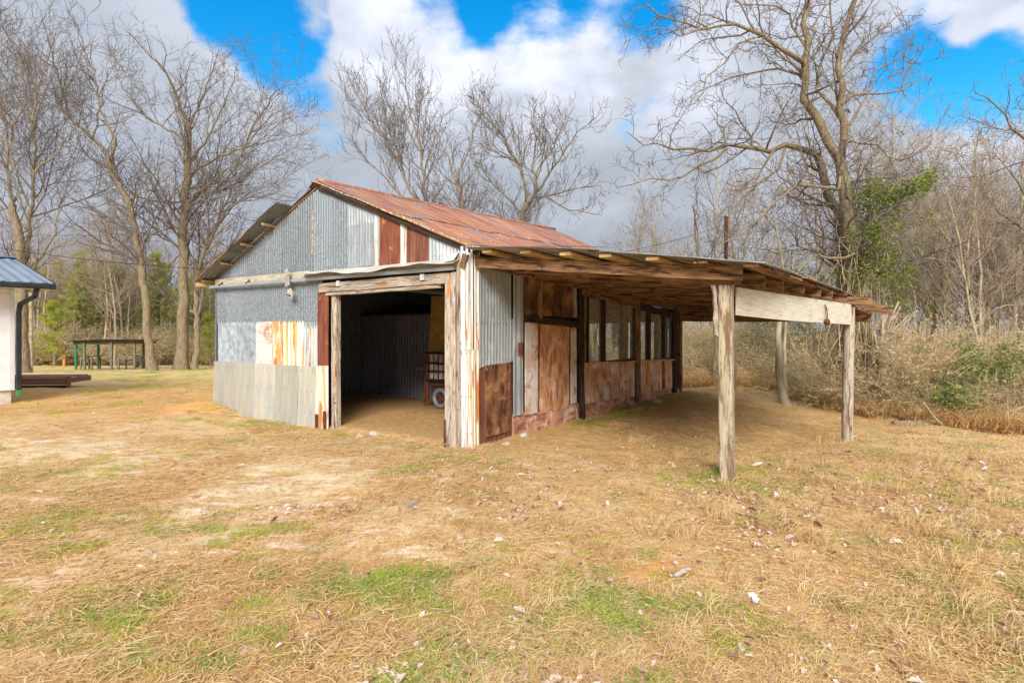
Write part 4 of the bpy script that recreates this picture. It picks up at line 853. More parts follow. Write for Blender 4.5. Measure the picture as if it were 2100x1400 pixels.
def hand_tree(name, label, Yd, trunk, limbs, rt, group=None, seed=1, cat='tree', **p):
    """trunk & limbs surveyed as outlines at the tree's own distance; limbs lean towards/away at random"""
    rnd = random.Random(seed); T = Tree(rnd, **p); k = Yd / F_PX
    bx, by = trunk[0]; x0 = (bx - 1050) * k; gz0 = gz(x0, Yd)
    def conv(pts, dy0, dy1):
        n = len(pts) - 1
        return [((a_[0] - 1050) * k * (Yd + dy0 + (dy1 - dy0) * i / n) / Yd - x0, dy0 + (dy1 - dy0) * i / n, EYE - (a_[1] - 680) * k * (Yd + dy0 + (dy1 - dy0) * i / n) / Yd - gz0) for i, a_ in enumerate(pts)]
    root = empty(name, (x0, Yd, gz0)); tag(root, label, cat, group)
    tp = conv(trunk, 0, 0); tp[0] = (tp[0][0], 0, -.25)
    rt *= .86 if Yd > 20 else 1
    pts, rd = resample(tp, (rt, rt * .55), 22, rnd, .07); rd[0] *= 1.7; rd[1] *= 1.3; rd[2] *= 1.08
    V, Fq_ = tubes({(22, 0): [(pts, rd)]}, lambda l: 14)
    V += (rng.random(V.shape) - .5) * rt * .12
    meshobj('trunk', V, Fq_, M['bark'], root, smooth=True)
    T.spawn(pts, rd, 2, .45)
    for lm in limbs:
        px, r0, r1, w_ = lm[:4]; d0 = lm[4] if len(lm) > 4 else 0
        L = sum(math.dist(px[i], px[i + 1]) for i in range(len(px) - 1)) * k
        c = conv(px, d0, d0 + rnd.uniform(-.45, .45) * L if w_ is None else w_)
        q, r_ = resample(c, (r0 * (.68 if Yd > 20 else .85), r1 * (.7 if Yd > 20 else 1)), max(8, int(L / .45)), rnd, .12)
        Vl, Fl = tubes({(len(q), 0): [(q, r_)]}, lambda l: 8 if r0 > .05 else 6)
        meshobj('limb', Vl, Fl, M['bark'], root, smooth=True)
        T.spawn(q, r_, 1 if L > 2.2 else 2, .18)
    V, Fq_ = tubes(T.out, lambda l: 3 if l > 1 else 5)
    meshobj('crown', V, Fq_, M['twig'], root)
    return root, T

# -- big tree on the right with ivy
big, TB = hand_tree('bare_tree', 'tall bare tree with ivy on its trunk, leaning over the lean-to roof', 15.5,
    [(1776, 815), (1768, 700), (1765, 600), (1743, 471), (1728, 364), (1722, 326)],
    [([(1722, 326), (1704, 300), (1683, 266), (1668, 214), (1653, 171), (1655, 129), (1659, 43), (1653, -40), (1650, -130)], .155, .05, .3),
     ([(1722, 326), (1730, 300), (1734, 257), (1726, 236), (1711, 159), (1726, 86), (1751, 0), (1765, -90)], .13, .04, -.8),
     ([(1728, 250), (1717, 236), (1696, 210), (1676, 180), (1679, 141), (1700, 86), (1696, 51), (1710, -30)], .06, .02, .8, -.3),
     ([(1655, 140), (1646, 133), (1606, 99), (1559, 75), (1546, 64), (1499, 43), (1439, 58), (1370, 41), (1327, 9)], .085, .015, -1.2, .2),
     ([(1559, 75), (1524, 86), (1499, 116), (1464, 154), (1420, 215)], .045, .01, -1.6, -.4),
     ([(1440, 58), (1400, 75), (1360, 60), (1300, 75), (1275, 100)], .028, .008, -1.9, -1.0),
     ([(1654, 172), (1646, 165), (1623, 148), (1589, 139), (1550, 150), (1490, 159), (1430, 190)], .055, .01, 1.4, .2),
     ([(1726, 215), (1764, 193), (1816, 193), (1854, 184), (1900, 150)], .045, .01, -1.0, -.4),
     ([(1716, 170), (1750, 110), (1800, 70), (1860, 20)], .04, .01, .8, -.3),
     ([(1735, 270), (1770, 200), (1800, 150), (1850, 110), (1880, 60)], .04, .01, 1.2, -.2),
     ([(1655, 100), (1620, 30), (1570, 10), (1500, 15)], .05, .01, 1.2, .2),
     ([(1656, 60), (1690, 10), (1700, -60)], .04, .01, 1, .2),
     ([(1725, 350), (1713, 388), (1653, 377), (1619, 394), (1576, 433), (1507, 480), (1480, 500)], .07, .012, -1.5),
     ([(1728, 375), (1760, 372), (1829, 364), (1919, 377), (1990, 385)], .05, .01, .5),
     ([(1724, 300), (1739, 287), (1799, 300), (1850, 330), (1900, 300)], .045, .01, -1.2),
     ([(1766, 560), (1764, 531), (1721, 527), (1683, 527), (1636, 557)], .06, .02, -1.3)],
    .27, seed=11, levels=4, dens=(2.3, 3.0, 4.0, 4), lenf=(.40, .5, .5, .5), up=.02, wig=.26, rmin=.0075, ang=(30, 70), lmin=.3)
hand_tree('bare_tree', 'bare tree with one long limb reaching left, just behind the tall ivy tree', 16.6,
    [(1732, 800), (1726, 600), (1722, 450), (1700, 407), (1683, 343), (1676, 318)],
    [([(1676, 318), (1650, 300), (1600, 300), (1560, 303), (1510, 297), (1450, 308), (1380, 306), (1330, 300), (1285, 270)], .11, .012, -1.2),
     ([(1610, 303), (1593, 343), (1567, 369), (1524, 381), (1480, 370)], .045, .01, -1, -.3),
     ([(1490, 304), (1430, 343), (1370, 369), (1300, 373), (1263, 385)], .05, .01, -1.5, -.8),
     ([(1560, 303), (1540, 287), (1490, 285)], .04, .01, .3, -.3),
     ([(1490, 300), (1480, 260), (1460, 215)], .03, .008, .2, -.8), ([(1680, 350), (1640, 330), (1600, 380), (1580, 440)], .04, .01, -1.5)],
    .20, seed=12, levels=4, dens=(2.0, 3, 3.6, 3.5), lenf=(.42, .5, .5, .5), up=.05, wig=.24, rmin=.0075, ang=(30, 68))
hand_tree('bare_tree', 'bare tree at the right edge with branches fanning in from outside the frame', 17,
    [(2190, 860), (2185, 700), (2180, 560), (2170, 430)],
    [([(2170, 430), (2130, 330), (2090, 270), (2040, 220), (2000, 190)], .09, .01, None), ([(2175, 470), (2120, 420), (2070, 350), (2030, 310)], .07, .01, None), ([(2170, 430), (2160, 300), (2120, 200), (2090, 150)], .09, .01, None), ([(2178, 540), (2120, 480), (2060, 450), (2010, 380)], .06, .01, None)],
    .2, seed=14, levels=4, dens=(1.8, 2.6, 3.2, 3), lenf=(.45, .5, .5, .45), up=.06, wig=.2, rmin=.0075)
# -- left group
LP = dict(levels=4, dens=(1.3, 1.7, 2.1, 2.1), lenf=(.5, .5, .5, .45), up=.08, wig=.12, rmin=.0105, ang=(25, 60), lmin=.6)
hand_tree('bare_tree', 'wide crowned bare tree with a thick double trunk, left of the barn', 36,
    [(372, 756), (376, 640), (376, 560), (374, 480), (380, 420), (384, 340), (384, 248)],
    [([(384, 248), (360, 195), (340, 150), (300, 105), (262, 66)], .17, .02, None), ([(384, 270), (400, 230), (420, 190), (440, 130), (447, 95)], .13, .02, None),
     ([(384, 292), (340, 265), (300, 240), (270, 205), (235, 150), (225, 115)], .13, .02, None), ([(388, 330), (425, 285), (450, 235), (475, 170), (490, 120)], .14, .02, None),
     ([(390, 355), (440, 325), (500, 300), (530, 240), (570, 190), (610, 165)], .14, .02, None), ([(382, 415), (440, 370), (490, 325), (520, 280), (560, 235), (600, 220)], .13, .02, None),
     ([(400, 756), (403, 640), (406, 560), (432, 490), (460, 440), (500, 410), (560, 400), (605, 405)], .33, .02, None), ([(378, 490), (340, 460), (300, 430), (275, 395), (262, 350)], .12, .02, None),
     ([(410, 545), (440, 470), (470, 400), (520, 350), (590, 320)], .12, .02, None), ([(376, 500), (350, 545), (310, 540), (270, 505)], .10, .02, None), ([(420, 520), (450, 500), (480, 520), (440, 560)], .08, .02, None)],
    .42, seed=21, **LP)
hand_tree('bare_tree', 'bare tree leaning to the left with a long forked crown', 34,
    [(312, 758), (303, 660), (292, 570), (278, 490), (265, 420), (240, 370), (225, 330)],
    [([(225, 330), (190, 285), (140, 240), (110, 190), (80, 160), (40, 110), (0, 90)], .16, .02, None), ([(225, 330), (235, 290), (215, 240), (200, 200), (190, 140), (165, 90), (160, 50)], .14, .02, None),
     ([(190, 285), (205, 225), (215, 170), (240, 120)], .09, .02, None), ([(265, 420), (290, 395), (340, 370), (360, 340)], .08, .02, None), ([(140, 240), (120, 160), (100, 90), (85, 30)], .11, .02, None),
     ([(232, 350), (230, 300), (245, 250), (262, 205)], .09, .02, None), ([(240, 372), (200, 335), (150, 300), (120, 280)], .08, .02, None), ([(250, 400), (190, 360), (150, 350)], .06, .015, None), ([(290, 560), (250, 500), (220, 470)], .06, .02, None)],
    .30, seed=22, **LP)
hand_tree('bare_tree', 'bare tree of several tall stems rising behind the white house', 30,
    [(48, 756), (46, 640), (45, 560), (38, 480), (26, 420)],
    [([(26, 420), (15, 350), (12, 280), (0, 200), (-20, 100)], .14, .02, None), ([(47, 600), (52, 540), (61, 440), (70, 350), (68, 270), (60, 210), (40, 150), (15, 70)], .19, .02, None),
     ([(70, 355), (90, 335), (122, 305), (150, 262), (160, 220)], .09, .02, None), ([(66, 250), (75, 190), (95, 130), (110, 60)], .09, .02, None), ([(55, 560), (90, 520), (115, 460), (130, 400), (170, 360)], .11, .02, None),
     ([(40, 500), (10, 440), (-20, 400)], .10, .02, None), ([(62, 440), (40, 370), (25, 310), (30, 250)], .09, .02, None), ([(20, 300), (45, 220), (90, 170)], .08, .02, None), ([(60, 460), (20, 360), (-20, 300)], .08, .02, None)],
    .36, seed=23, **LP)
# -- behind the barn
MP = dict(levels=4, dens=(1.9, 2.3, 2.5, 2.4), lenf=(.50, .52, .5, .45), up=.10, wig=.11, rmin=.0105, ang=(15, 42), lmin=.5)
hand_tree('bare_tree', 'upright bare tree with fanned stems behind the barn ridge', 30,
    [(880, 752), (878, 600), (877, 500), (874, 420)],
    [([(874, 420), (865, 347), (863, 300), (847, 250), (833, 183), (827, 140)], .13, .02, None), ([(876, 440), (850, 403), (817, 333), (787, 287), (750, 233), (728, 190)], .12, .02, None),
     ([(876, 450), (818, 397), (787, 360), (750, 327), (725, 290)], .10, .02, None), ([(863, 300), (875, 240), (885, 190)], .07, .02, None), ([(862, 310), (840, 270), (800, 220), (790, 180)], .07, .02, None), ([(870, 380), (890, 320), (897, 260)], .06, .02, None)],
    .26, seed=31, **MP)
hand_tree('bare_tree', 'slim bare tree with crooked stem in the middle behind the barn ridge', 29,
    [(952, 752), (955, 600), (952, 480), (950, 428), (937, 377)],
    [([(937, 377), (925, 333), (905, 290), (890, 250)], .09, .02, None), ([(937, 377), (955, 320), (975, 260), (985, 230)], .08, .02, None), ([(950, 430), (915, 400), (890, 350), (880, 300)], .07, .02, None), ([(940, 390), (975, 350), (990, 310)], .06, .02, None)],
    .19, seed=32, **dict(MP, wig=.16, ang=(22, 50)))
hand_tree('bare_tree', 'round crowned bare tree right of the ridge behind the barn', 29,
    [(1066, 752), (1068, 600), (1068, 500), (1070, 453), (1080, 417)],
    [([(1080, 417), (1075, 370), (1060, 335), (1030, 280), (1000, 230), (975, 215)], .14, .02, None), ([(1080, 417), (1100, 393), (1093, 345), (1100, 290), (1090, 240)], .13, .02, None),
     ([(1100, 393), (1130, 350), (1160, 310), (1195, 265), (1215, 245)], .11, .02, None), ([(1082, 415), (1130, 400), (1180, 385), (1235, 380)], .10, .02, None), ([(1098, 360), (1130, 310), (1150, 260), (1160, 225)], .08, .02, None),
     ([(1070, 440), (1040, 410), (1005, 370), (985, 330)], .09, .02, None), ([(1060, 335), (1040, 320), (1010, 300), (985, 270)], .07, .02, None), ([(1065, 345), (1062, 290), (1045, 240)], .07, .02, None), ([(1125, 405), (1170, 430), (1230, 440)], .07, .02, None)],
    .30, seed=33, **dict(MP, wig=.15, ang=(22, 50), dens=(2.2, 2.6, 2.8, 2.5)))

# -- generic thin bare trees, copied
def gen_tree(name, H, rt, seed, spread=(28, 60), **p):
    rnd = random.Random(seed); T = Tree(rnd, **dict(dict(levels=3, dens=(2.0, 2.6, 3.0, 2), lenf=(.40, .50, .45, .4), up=.08, wig=.20, rmin=.0085, ang=spread, lmin=.4), **p))
    pts, rd = T.walk((0, 0, -.3), (rnd.gauss(0, .05), rnd.gauss(0, .05), 1), H, rt, .015, 14, .18, .09); rd[0] *= 1.3
    root = empty(name, (0, 0, 0)); V, Fq_ = tubes({(15, 0): [(pts, rd)]}, lambda l: 8); meshobj('trunk', V, Fq_, M['bark_pale'], root, smooth=True)
    T.spawn(pts, rd, 1, .28); V, Fq_ = tubes(T.out, lambda l: 3); meshobj('crown', V, Fq_, M['twig_pale'], root)
    return root
def copy_tree(o, parent=None):
    c = o.copy(); C.objects.link(c); c.parent = parent
    for ch in o.children: copy_tree(ch, c)
    return c
used = set()
def put(proto, x, y, s=1, label=None, group=None, cat='tree'):
    if proto.name in used: o = copy_tree(proto)
    else: o = proto; used.add(proto.name)
    o.location = (x, y, gz(x, y)); o.rotation_euler = (random.gauss(0, .03), random.gauss(0, .03), random.uniform(0, 6.28)); o.scale = (s, s, s * random.uniform(.9, 1.1))
    tag(o, label, cat, group); return o
tall = [gen_tree('thin_tree', 13, .11, 41 + i) for i in range(3)] + [gen_tree('thin_tree', 10, .08, 51 + i, spread=(30, 60), wig=.2) for i in range(3)]
R1 = random.Random(5)
n = 0
while n < 52:       # woods to the right and behind the lean-to
    px = R1.uniform(1270, 2160); Yd = R1.uniform(20, 46) if px < 1900 else R1.uniform(16, 40); x = px2x(px, Yd)
    if Yd < float(edge_y(x)) + 1.5: continue
    s = R1.uniform(.7, 1.05) * (.9 + .012 * (Yd - 20)); n += 1
    where = 'showing over the lean-to roof, left of the tall rusty pipe' if px < 1489 else 'rising over the lean-to roof between the rusty pipe and the ivy tree' if px < 1735 else 'in the woods just right of the ivy covered tree' if px < 1900 else 'in the woods near the right edge'
    put(tall[R1.randrange(6)], x, Yd, s * (.78 if px < 1650 else 1.0), 'thin bare tree ' + where, 'thin bare trees in the right woods')
for i in range(16):
    px = R1.uniform(1930, 2130); Yd = R1.uniform(15, 24); x = px2x(px, Yd); put(tall[3 + R1.randrange(3)], x, Yd, R1.uniform(.6, .95), 'short spreading bare tree at the front of the woods near the right edge', 'thin bare trees in the right woods')
for i, (px, Yd, s) in enumerate(((640, 42, .82), (672, 44, .85), (700, 40, .74), (735, 45, .9), (770, 40, .7), (930, 46, .7), (1010, 44, .7), (1130, 40, .62), (1190, 42, .6), (1240, 38, .55))):
    put(tall[i % 3], px2x(px, Yd), Yd, s, 'thin bare tree whose top shows over the barn roof', 'thin bare trees behind the barn')
for i, px in enumerate((72, 85, 98, 110, 128, 150, 162, 175, 185, 195, 205, 216, 228, 236, 248, 255, 262, 270, 285, 296, 325, 338, 350, 410, 425, 440)):
    Yd = R1.uniform(44, 60); put(tall[i % 3], px2x(px, Yd), Yd, R1.uniform(.75, 1.1), 'thin pale bare tree among the pines beyond the picnic shelter', 'thin bare trees among the left pines')

# -- pines on the left
def gen_pine(name, H, seed, mat, tris=5200, low=.22):
    rnd = np.random.default_rng(seed); root = empty(name); r2 = random.Random(seed)
    T = Tree(r2); pts, rd = T.walk((0, 0, -.3), (0, 0, 1), H, .05 + H * .011, .02, 12, .3, .03)
    V, Fq_ = tubes({(13, 0): [(pts, rd)]}, lambda l: 8); meshobj('trunk', V, Fq_, M['bark'], root, smooth=True)
    br = {}; cl = []
    nb = int(H * 5.5)
    for i in range(nb):
        h = H * (low + (1 - low) * (i / nb) ** .9); rl = (H - h) * .34 + .35; rl *= r2.uniform(.6, 1.15) * (1 if h > H * .4 else .8)
        a_ = r2.uniform(0, 6.28); x0_ = np.interp(h, [p[2] for p in pts], [p[0] for p in pts]); y0_ = np.interp(h, [p[2] for p in pts], [p[1] for p in pts])
        b2, rr = T.walk((x0_, y0_, h), (math.cos(a_), math.sin(a_), .25), rl, .03, .01, 5, .05, .12); br.setdefault((6, 1), []).append((b2, rr))
        for k in range(2, 6):
            for _ in range(2): q = b2[k]; cl.append((q[0] + r2.gauss(0, .16), q[1] + r2.gauss(0, .16), q[2] + r2.gauss(0, .10)))
    V, Fq_ = tubes(br, lambda l: 3); meshobj('branches', V, Fq_, M['twig'], root)
    cl = np.array(cl); per = max(6, tris // len(cl)); c = np.repeat(cl, per, 0); N = len(c)
    d = rnd.normal(size=(N, 3)); d[:, 2] += .5; d /= np.linalg.norm(d, axis=1, keepdims=True); ln = rnd.uniform(.16, .34, (N, 1)); sd_ = np.cross(d, rnd.normal(size=(N, 3))); sd_ /= np.linalg.norm(sd_, axis=1, keepdims=True)
    c = c + rnd.normal(size=(N, 3)) * .07; w_ = rnd.uniform(.012, .026, (N, 1))
    V = np.stack([c - sd_ * w_, c + sd_ * w_, c + d * ln], 1).reshape(-1, 3)
    meshobj('needles', V, np.arange(3 * N).reshape(-1, 3), M[mat], root); return root
pines = [gen_pine('pine_tree', 9, 61, 'needle', 5200, .38), gen_pine('pine_tree', 8, 62, 'needle', 4600, .45), gen_pine('pine_tree', 7, 63, 'needle_bright', 6000, .08)]
for i in range(38):
    px = 60 + 400 * (i + R1.random()) / 38 ; Yd = R1.choice((50, 56, 62, 70)) + R1.uniform(-3, 3)
    put(pines[i % 2], px2x(px, Yd), Yd, R1.uniform(.85, 1.15) * (.85 + Yd * .004), 'yellow green pine in the tree line, ' + ('between the white house and the picnic shelter' if px < 152 else 'right behind the picnic shelter' if px < 280 else 'between the leaning tree and the barn'), 'pines in the left tree line')
for i in range(14):
    px = 380 + i * 22; Yd = R1.uniform(60, 80); put(pines[i % 2], px2x(px, Yd), Yd, R1.uniform(.7, .95), 'yellow green pine in the tree line beyond the picnic shelter', 'pines in the left tree line')
put(pines[2], px2x(112, 44), 44, .80, 'small bright green young pine standing in front of the tree line', 'pines in the left tree line')
pines[2]['label'] = 'small bright green young pine left of the picnic shelter'
o = put(pines[2], px2x(432, 43), 43, .62, 'small bright green young pine close to the left barn wall', None)
for i, px in enumerate((1310, 1340, 1560, 1640, 1930, 2110)):
    Yd = R1.uniform(34, 44); put(pines[1], px2x(px, Yd), Yd, .75, 'dark pine deep in the right woods', 'pines deep in the right woods')

# -- crooked leaning small tree, dark trunk behind the near post, splintered trunk
def crooked(name, pts, r, lab, mat='bark_pale', sides=10, spawn=True, seed=3, rt=None):
    root = empty(name, pts[0]); root.location.z = gz(pts[0][0], pts[0][1]); rnd = random.Random(seed)
    z0 = root.location.z; q = [(p[0] - pts[0][0], p[1] - pts[0][1], p[2] - z0) for p in pts]; q[0] = (0, 0, -.15)
    a_, rr = resample(q, (r, rt or .02), 16, rnd, .05); rr[0] *= 1.5; rr[1] *= 1.2; V, Fq_ = tubes({(16, 0): [(a_, rr)]}, lambda l: sides); meshobj('trunk', V, Fq_, M[mat], root, smooth=True)
    if spawn:
        T = Tree(rnd, levels=3, dens=(1.8, 2.5, 3), lenf=(.4, .45, .45), rmin=.007, wig=.25); T.spawn(a_, rr, 1, .45); V, Fq_ = tubes(T.out, lambda l: 3); meshobj('crown', V, Fq_, M['twig'], root)
    return tag(root, lab, 'tree')
Yc = 15.3
crooked('crooked_tree', [at(1615, 838, Yc), at(1603, 810, Yc), at(1596, 760, Yc), at(1597, 700, Yc), at(1600, 650, Yc + .1), at(1605, 560, Yc + .2), at(1590, 450, Yc + .3)], .12, 'small grey tree with a curved foot, framed under the white board')
crooked('leaning_stem', [at(1612, 838, Yc + .3), at(1609, 770, Yc + .4), at(1608, 700, Yc + .5), at(1614, 640, Yc + .5), at(1630, 520, Yc + .6)], .06, 'thin pale stem rising beside the curved foot tree', seed=4)
crooked('dark_tree', [at(1500, 812, 17), at(1503, 740, 17), at(1499, 660, 17), at(1505, 560, 17), at(1495, 430, 17)], .12, 'dark trunk directly behind the near square post', mat='bark', seed=5)
crooked('dark_tree', [at(1467, 806, 18), at(1468, 740, 18), at(1466, 660, 18), at(1440, 560, 18), at(1420, 420, 18)], .10, 'dark trunk just left of the near square post', mat='bark', seed=6)
st = empty('broken_tree', at(1818, 800, 14.6)); st.location.z = gz(st.location.x, 14.6); tag(st, 'splintered broken trunk with long torn strips pointing right, beside the ivy tree', 'broken tree')
b0 = st.location
pole('stump', st, (0, 0, -.1), at(1806, 690, 14.6) - b0, .20, .15, M['bark'], sides=12, wob=.02)
for i in range(26):
    f = i / 25; tipx = 1795 + 75 * f + R1.uniform(-12, 10); tipy = 668 - 40 * math.sin(f * 2.6) + R1.uniform(-14, 18)
    if i > 21: tipx, tipy = (1880, 636) if i % 2 else (1862, 648)
    a_ = at(1797 + 12 * R1.random(), 720 - 20 * R1.random(), 14.6 + R1.uniform(-.1, .1)) - b0; b_ = at(tipx, tipy, 14.6 + R1.uniform(-.4, .3)) - b0
    beam('splinter', st, a_, b_, R1.uniform(.02, .06), R1.uniform(.012, .03), M['splinter'], wob=.012, seg=5)

# ============================================================ GROUND COVER (uncountable: scattered with geometry nodes)
def scatter(name, pts, rot, scl, protos, idx_):
    n = len(pts); me = bpy.data.meshes.new(name); me.vertices.add(n); me.vertices.foreach_set('co', np.asarray(pts, dtype=np.float32).ravel())
    for nm, ty, arr in (('rot', 'FLOAT_VECTOR', rot), ('scl', 'FLOAT_VECTOR', scl)):
        a_ = me.attributes.new(nm, ty, 'POINT'); a_.data.foreach_set('vector', np.asarray(arr, dtype=np.float32).ravel())
    a_ = me.attributes.new('idx', 'INT', 'POINT'); a_.data.foreach_set('value', np.asarray(idx_, dtype=np.int32)); me.update()
    o = bpy.data.objects.new(name, me); C.objects.link(o)
    coll = bpy.data.collections.new(name + '_pieces')
    for i, p in enumerate(protos):
        for c_ in list(p.users_collection): c_.objects.unlink(p)
        coll.objects.link(p); p.name = name + '_piece_%02d' % i
    ng = bpy.data.node_groups.new(name, 'GeometryNodeTree'); ng.interface.new_socket('Geometry', in_out='INPUT', socket_type='NodeSocketGeometry'); ng.interface.new_socket('Geometry', in_out='OUTPUT', socket_type='NodeSocketGeometry')
    N = ng.nodes; Lk = ng.links.new; gi = N.new('NodeGroupInput'); go = N.new('NodeGroupOutput'); ip = N.new('GeometryNodeInstanceOnPoints'); ci = N.new('GeometryNodeCollectionInfo')
    ci.inputs['Collection'].default_value = coll; ci.inputs['Separate Children'].default_value = True; ci.inputs['Reset Children'].default_value = True
    ip.inputs['Pick Instance'].default_value = True
    def na(nm, dt): q = N.new('GeometryNodeInputNamedAttribute'); q.data_type = dt; q.inputs['Name'].default_value = nm; return q.outputs['Attribute']
    e2r = N.new('FunctionNodeEulerToRotation'); Lk(na('rot', 'FLOAT_VECTOR'), e2r.inputs[0]); Lk(e2r.outputs[0], ip.inputs['Rotation'])
    Lk(na('scl', 'FLOAT_VECTOR'), ip.inputs['Scale']); Lk(na('idx', 'INT'), ip.inputs['Instance Index']); Lk(gi.outputs[0], ip.inputs['Points']); Lk(ci.outputs[0], ip.inputs['Instance']); Lk(ip.outputs[0], go.inputs[0])
    md = o.modifiers.new('scatter', 'NODES'); md.node_group = ng
    return o
def ribbons(n, rad, ln, wd_, rise, mat, seed, seg=3, curl=.5, round_=True):
    """a loose handful of bent blades lying on the ground"""
    q = np.random.default_rng(seed); r = rad * np.sqrt(q.random(n)); a_ = q.random(n) * 6.283
    base = np.stack([r * np.cos(a_), r * np.sin(a_), q.random(n) * .008], 1); h = q.random(n) * 6.283; L = q.uniform(ln[0], ln[1], n); W_ = q.uniform(wd_[0], wd_[1], n); el = q.uniform(rise[0], rise[1], n); cv_ = q.normal(0, curl, n)
    V = np.zeros((n, seg + 1, 2, 3)); p = base.copy(); hh = h.copy(); e_ = el.copy()
    for k in range(seg + 1):
        sd_ = np.stack([-np.sin(hh), np.cos(hh), 0 * hh], 1); w_ = (W_ * (1 - .8 * (k / seg) ** 2))[:, None]
        V[:, k, 0] = p - sd_ * w_; V[:, k, 1] = p + sd_ * w_ + np.array([0, 0, .0006])
        d = np.stack([np.cos(hh) * np.cos(e_), np.sin(hh) * np.cos(e_), np.sin(e_)], 1); p = p + d * (L / seg)[:, None]; p[:, 2] = np.maximum(p[:, 2], .002); hh = hh + cv_ / seg; e_ = e_ - (el * 1.6 + .1) / seg
    b0 = (np.arange(n)[:, None] * (seg + 1) + np.arange(seg)[None]) * 2
    Fq_ = np.stack([b0, b0 + 1, b0 + 3, b0 + 2], -1).reshape(-1, 4)
    return meshobj('blades', V.reshape(-1, 3), Fq_, mat)
def cover_mat(name, a, b, tr=.3):
    m = bpy.data.materials.new(name); m.use_nodes = True; m.node_tree.nodes.clear(); g = NT(m.node_tree); out = g.n('ShaderNodeOutputMaterial')
    oi = g.n('ShaderNodeObjectInfo'); ge = g.n('ShaderNodeNewGeometry'); k = g.math('ADD', g.math('MULTIPLY', oi.outputs['Random'], .4), g.math('MULTIPLY', ge.outputs['Random Per Island'], .6))
    c = g.mixc(k, a, b); d = g.n('ShaderNodeBsdfDiffuse'); g.l(c, d.inputs[0]); t_ = g.n('ShaderNodeBsdfTranslucent'); g.l(c, t_.inputs[0]); mx = g.n('ShaderNodeMixShader'); mx.inputs[0].default_value = tr
    g.l(d.outputs[0], mx.inputs[1]); g.l(t_.outputs[0], mx.inputs[2]); g.l(mx.outputs[0], out.inputs[0]); return m
STRAW = cover_mat('straw', (.64, .39, .15), (.95, .77, .45)); STRAW2 = cover_mat('straw_brown', (.50, .27, .10), (.84, .57, .27)); GREEN = cover_mat('fresh_grass', (.36, .44, .04), (.74, .76, .12), .4)
CLOVER = cover_mat('clover', (.22, .34, .07), (.46, .54, .16), .35); LEAFM = cover_mat('dead_leaf', (.50, .34, .26), (.88, .76, .70), .2); LEAFD = cover_mat('dead_leaf_dark', (.28, .15, .11), (.62, .38, .27), .2)
def wedge(n, d0, d1, pw, half=1.12, xmin=None):
    u = rng.random(n); d = (d0 ** (1 - pw) + u * (d1 ** (1 - pw) - d0 ** (1 - pw))) ** (1 / (1 - pw)) if pw != 1 else d0 * (d1 / d0) ** u
    x = (rng.random(n) * 2 - 1) * half * d; return x, d
def keepout(x, y):   # not under walls, in the barn, the house or the deck
    u, t = to_local(x, y); k = ~((u > .0) & (u < 6.85) & (t > -.03) & (t < 8.9)); k &= ~((x < -10.9) & (y > 12.0) & (y < 22) & (x < -10.9 - (y - 13.3) * .3)); return k
def place(x, y, z=0.): return np.stack([x, y, ground(x, y) + z], 1)
def tilt(n, a=.06): return np.stack([rng.normal(0, a, n), rng.normal(0, a, n), rng.random(n) * 6.283], 1)
# straw: thick and tufted on the right, thin and short on the left
x, y = wedge(21000, 1.9, 18, .55); dirt, pale, orange, moss, lit = zone(x, y)
clump = vnoise(x, y, .8) * .6 + vnoise(x, y, 2.4) * .4
dens = (.30 + .70 * sm(x, -3, 1.0)) * (1 - .80 * dirt) * (.35 + 1.1 * sm(clump, .35, .62)); dens *= 1 - .75 * pale * (1 - sm(x, -3, 1.5)) * sm(vnoise(x, y, 1.7), .35, .55)
dens *= 1 - .8 * np.clip(orange, 0, 1)
ok = (rng.random(len(x)) < dens) & keepout(x, y); x, y = x[ok], y[ok]; n = len(x)
sc_ = rng.uniform(.7, 1.3, n) * (.75 + .3 * sm(x, -2, 2)) * (1 + .03 * y)
hh = np.where(vnoise(x, y, 1.5) > .6, 1.25, .75) * (.5 + .6 * sm(x, -3, 1))
pr = [ribbons(110, .25, (.010, .050), (.0008, .0017), (.0, .3), STRAW, 1, curl=.25), ribbons(110, .24, (.010, .060), (.0008, .0016), (.0, .4), STRAW, 2, curl=.3), ribbons(100, .22, (.01, .04), (.0008, .0020), (.0, .3), STRAW2, 3, curl=.3), ribbons(70, .07, (.04, .13), (.0009, .0017), (.3, 1.25), STRAW, 4, curl=.4)]
o = scatter('dry_grass', place(x, y), tilt(n), np.stack([sc_, sc_, sc_ * hh], 1), pr, np.where(rng.random(n) < .12, 3, rng.integers(0, 3, n))); tag(o, 'loose dry straw coloured grass covering the yard', 'grass', kind='stuff')
# fine clippings on the left half and inside, lying flat
x, y = wedge(15000, 2.0, 26, .8); ok = keepout(x, y) & (rng.random(len(x)) < .3 + .7 * (1 - sm(x, -2, 1))) & (rng.random(len(x)) < .2 + .8 * sm(vnoise(x, y, 1.1), .3, .6)); x, y = x[ok], y[ok]; n = len(x)
pr = [ribbons(70, .3, (.02, .09), (.001, .0026), (.0, .12), STRAW2, 11), ribbons(70, .3, (.02, .10), (.001, .0026), (.0, .12), STRAW, 12)]
s_ = rng.uniform(.8, 1.5, n) * (1 + .04 * y); o = scatter('grass_clippings', place(x, y, .002), tilt(n, .03), np.stack([s_, s_, s_], 1), pr, rng.integers(0, 2, n)); tag(o, 'short flattened grass clippings on the bare soil', 'grass', kind='stuff')
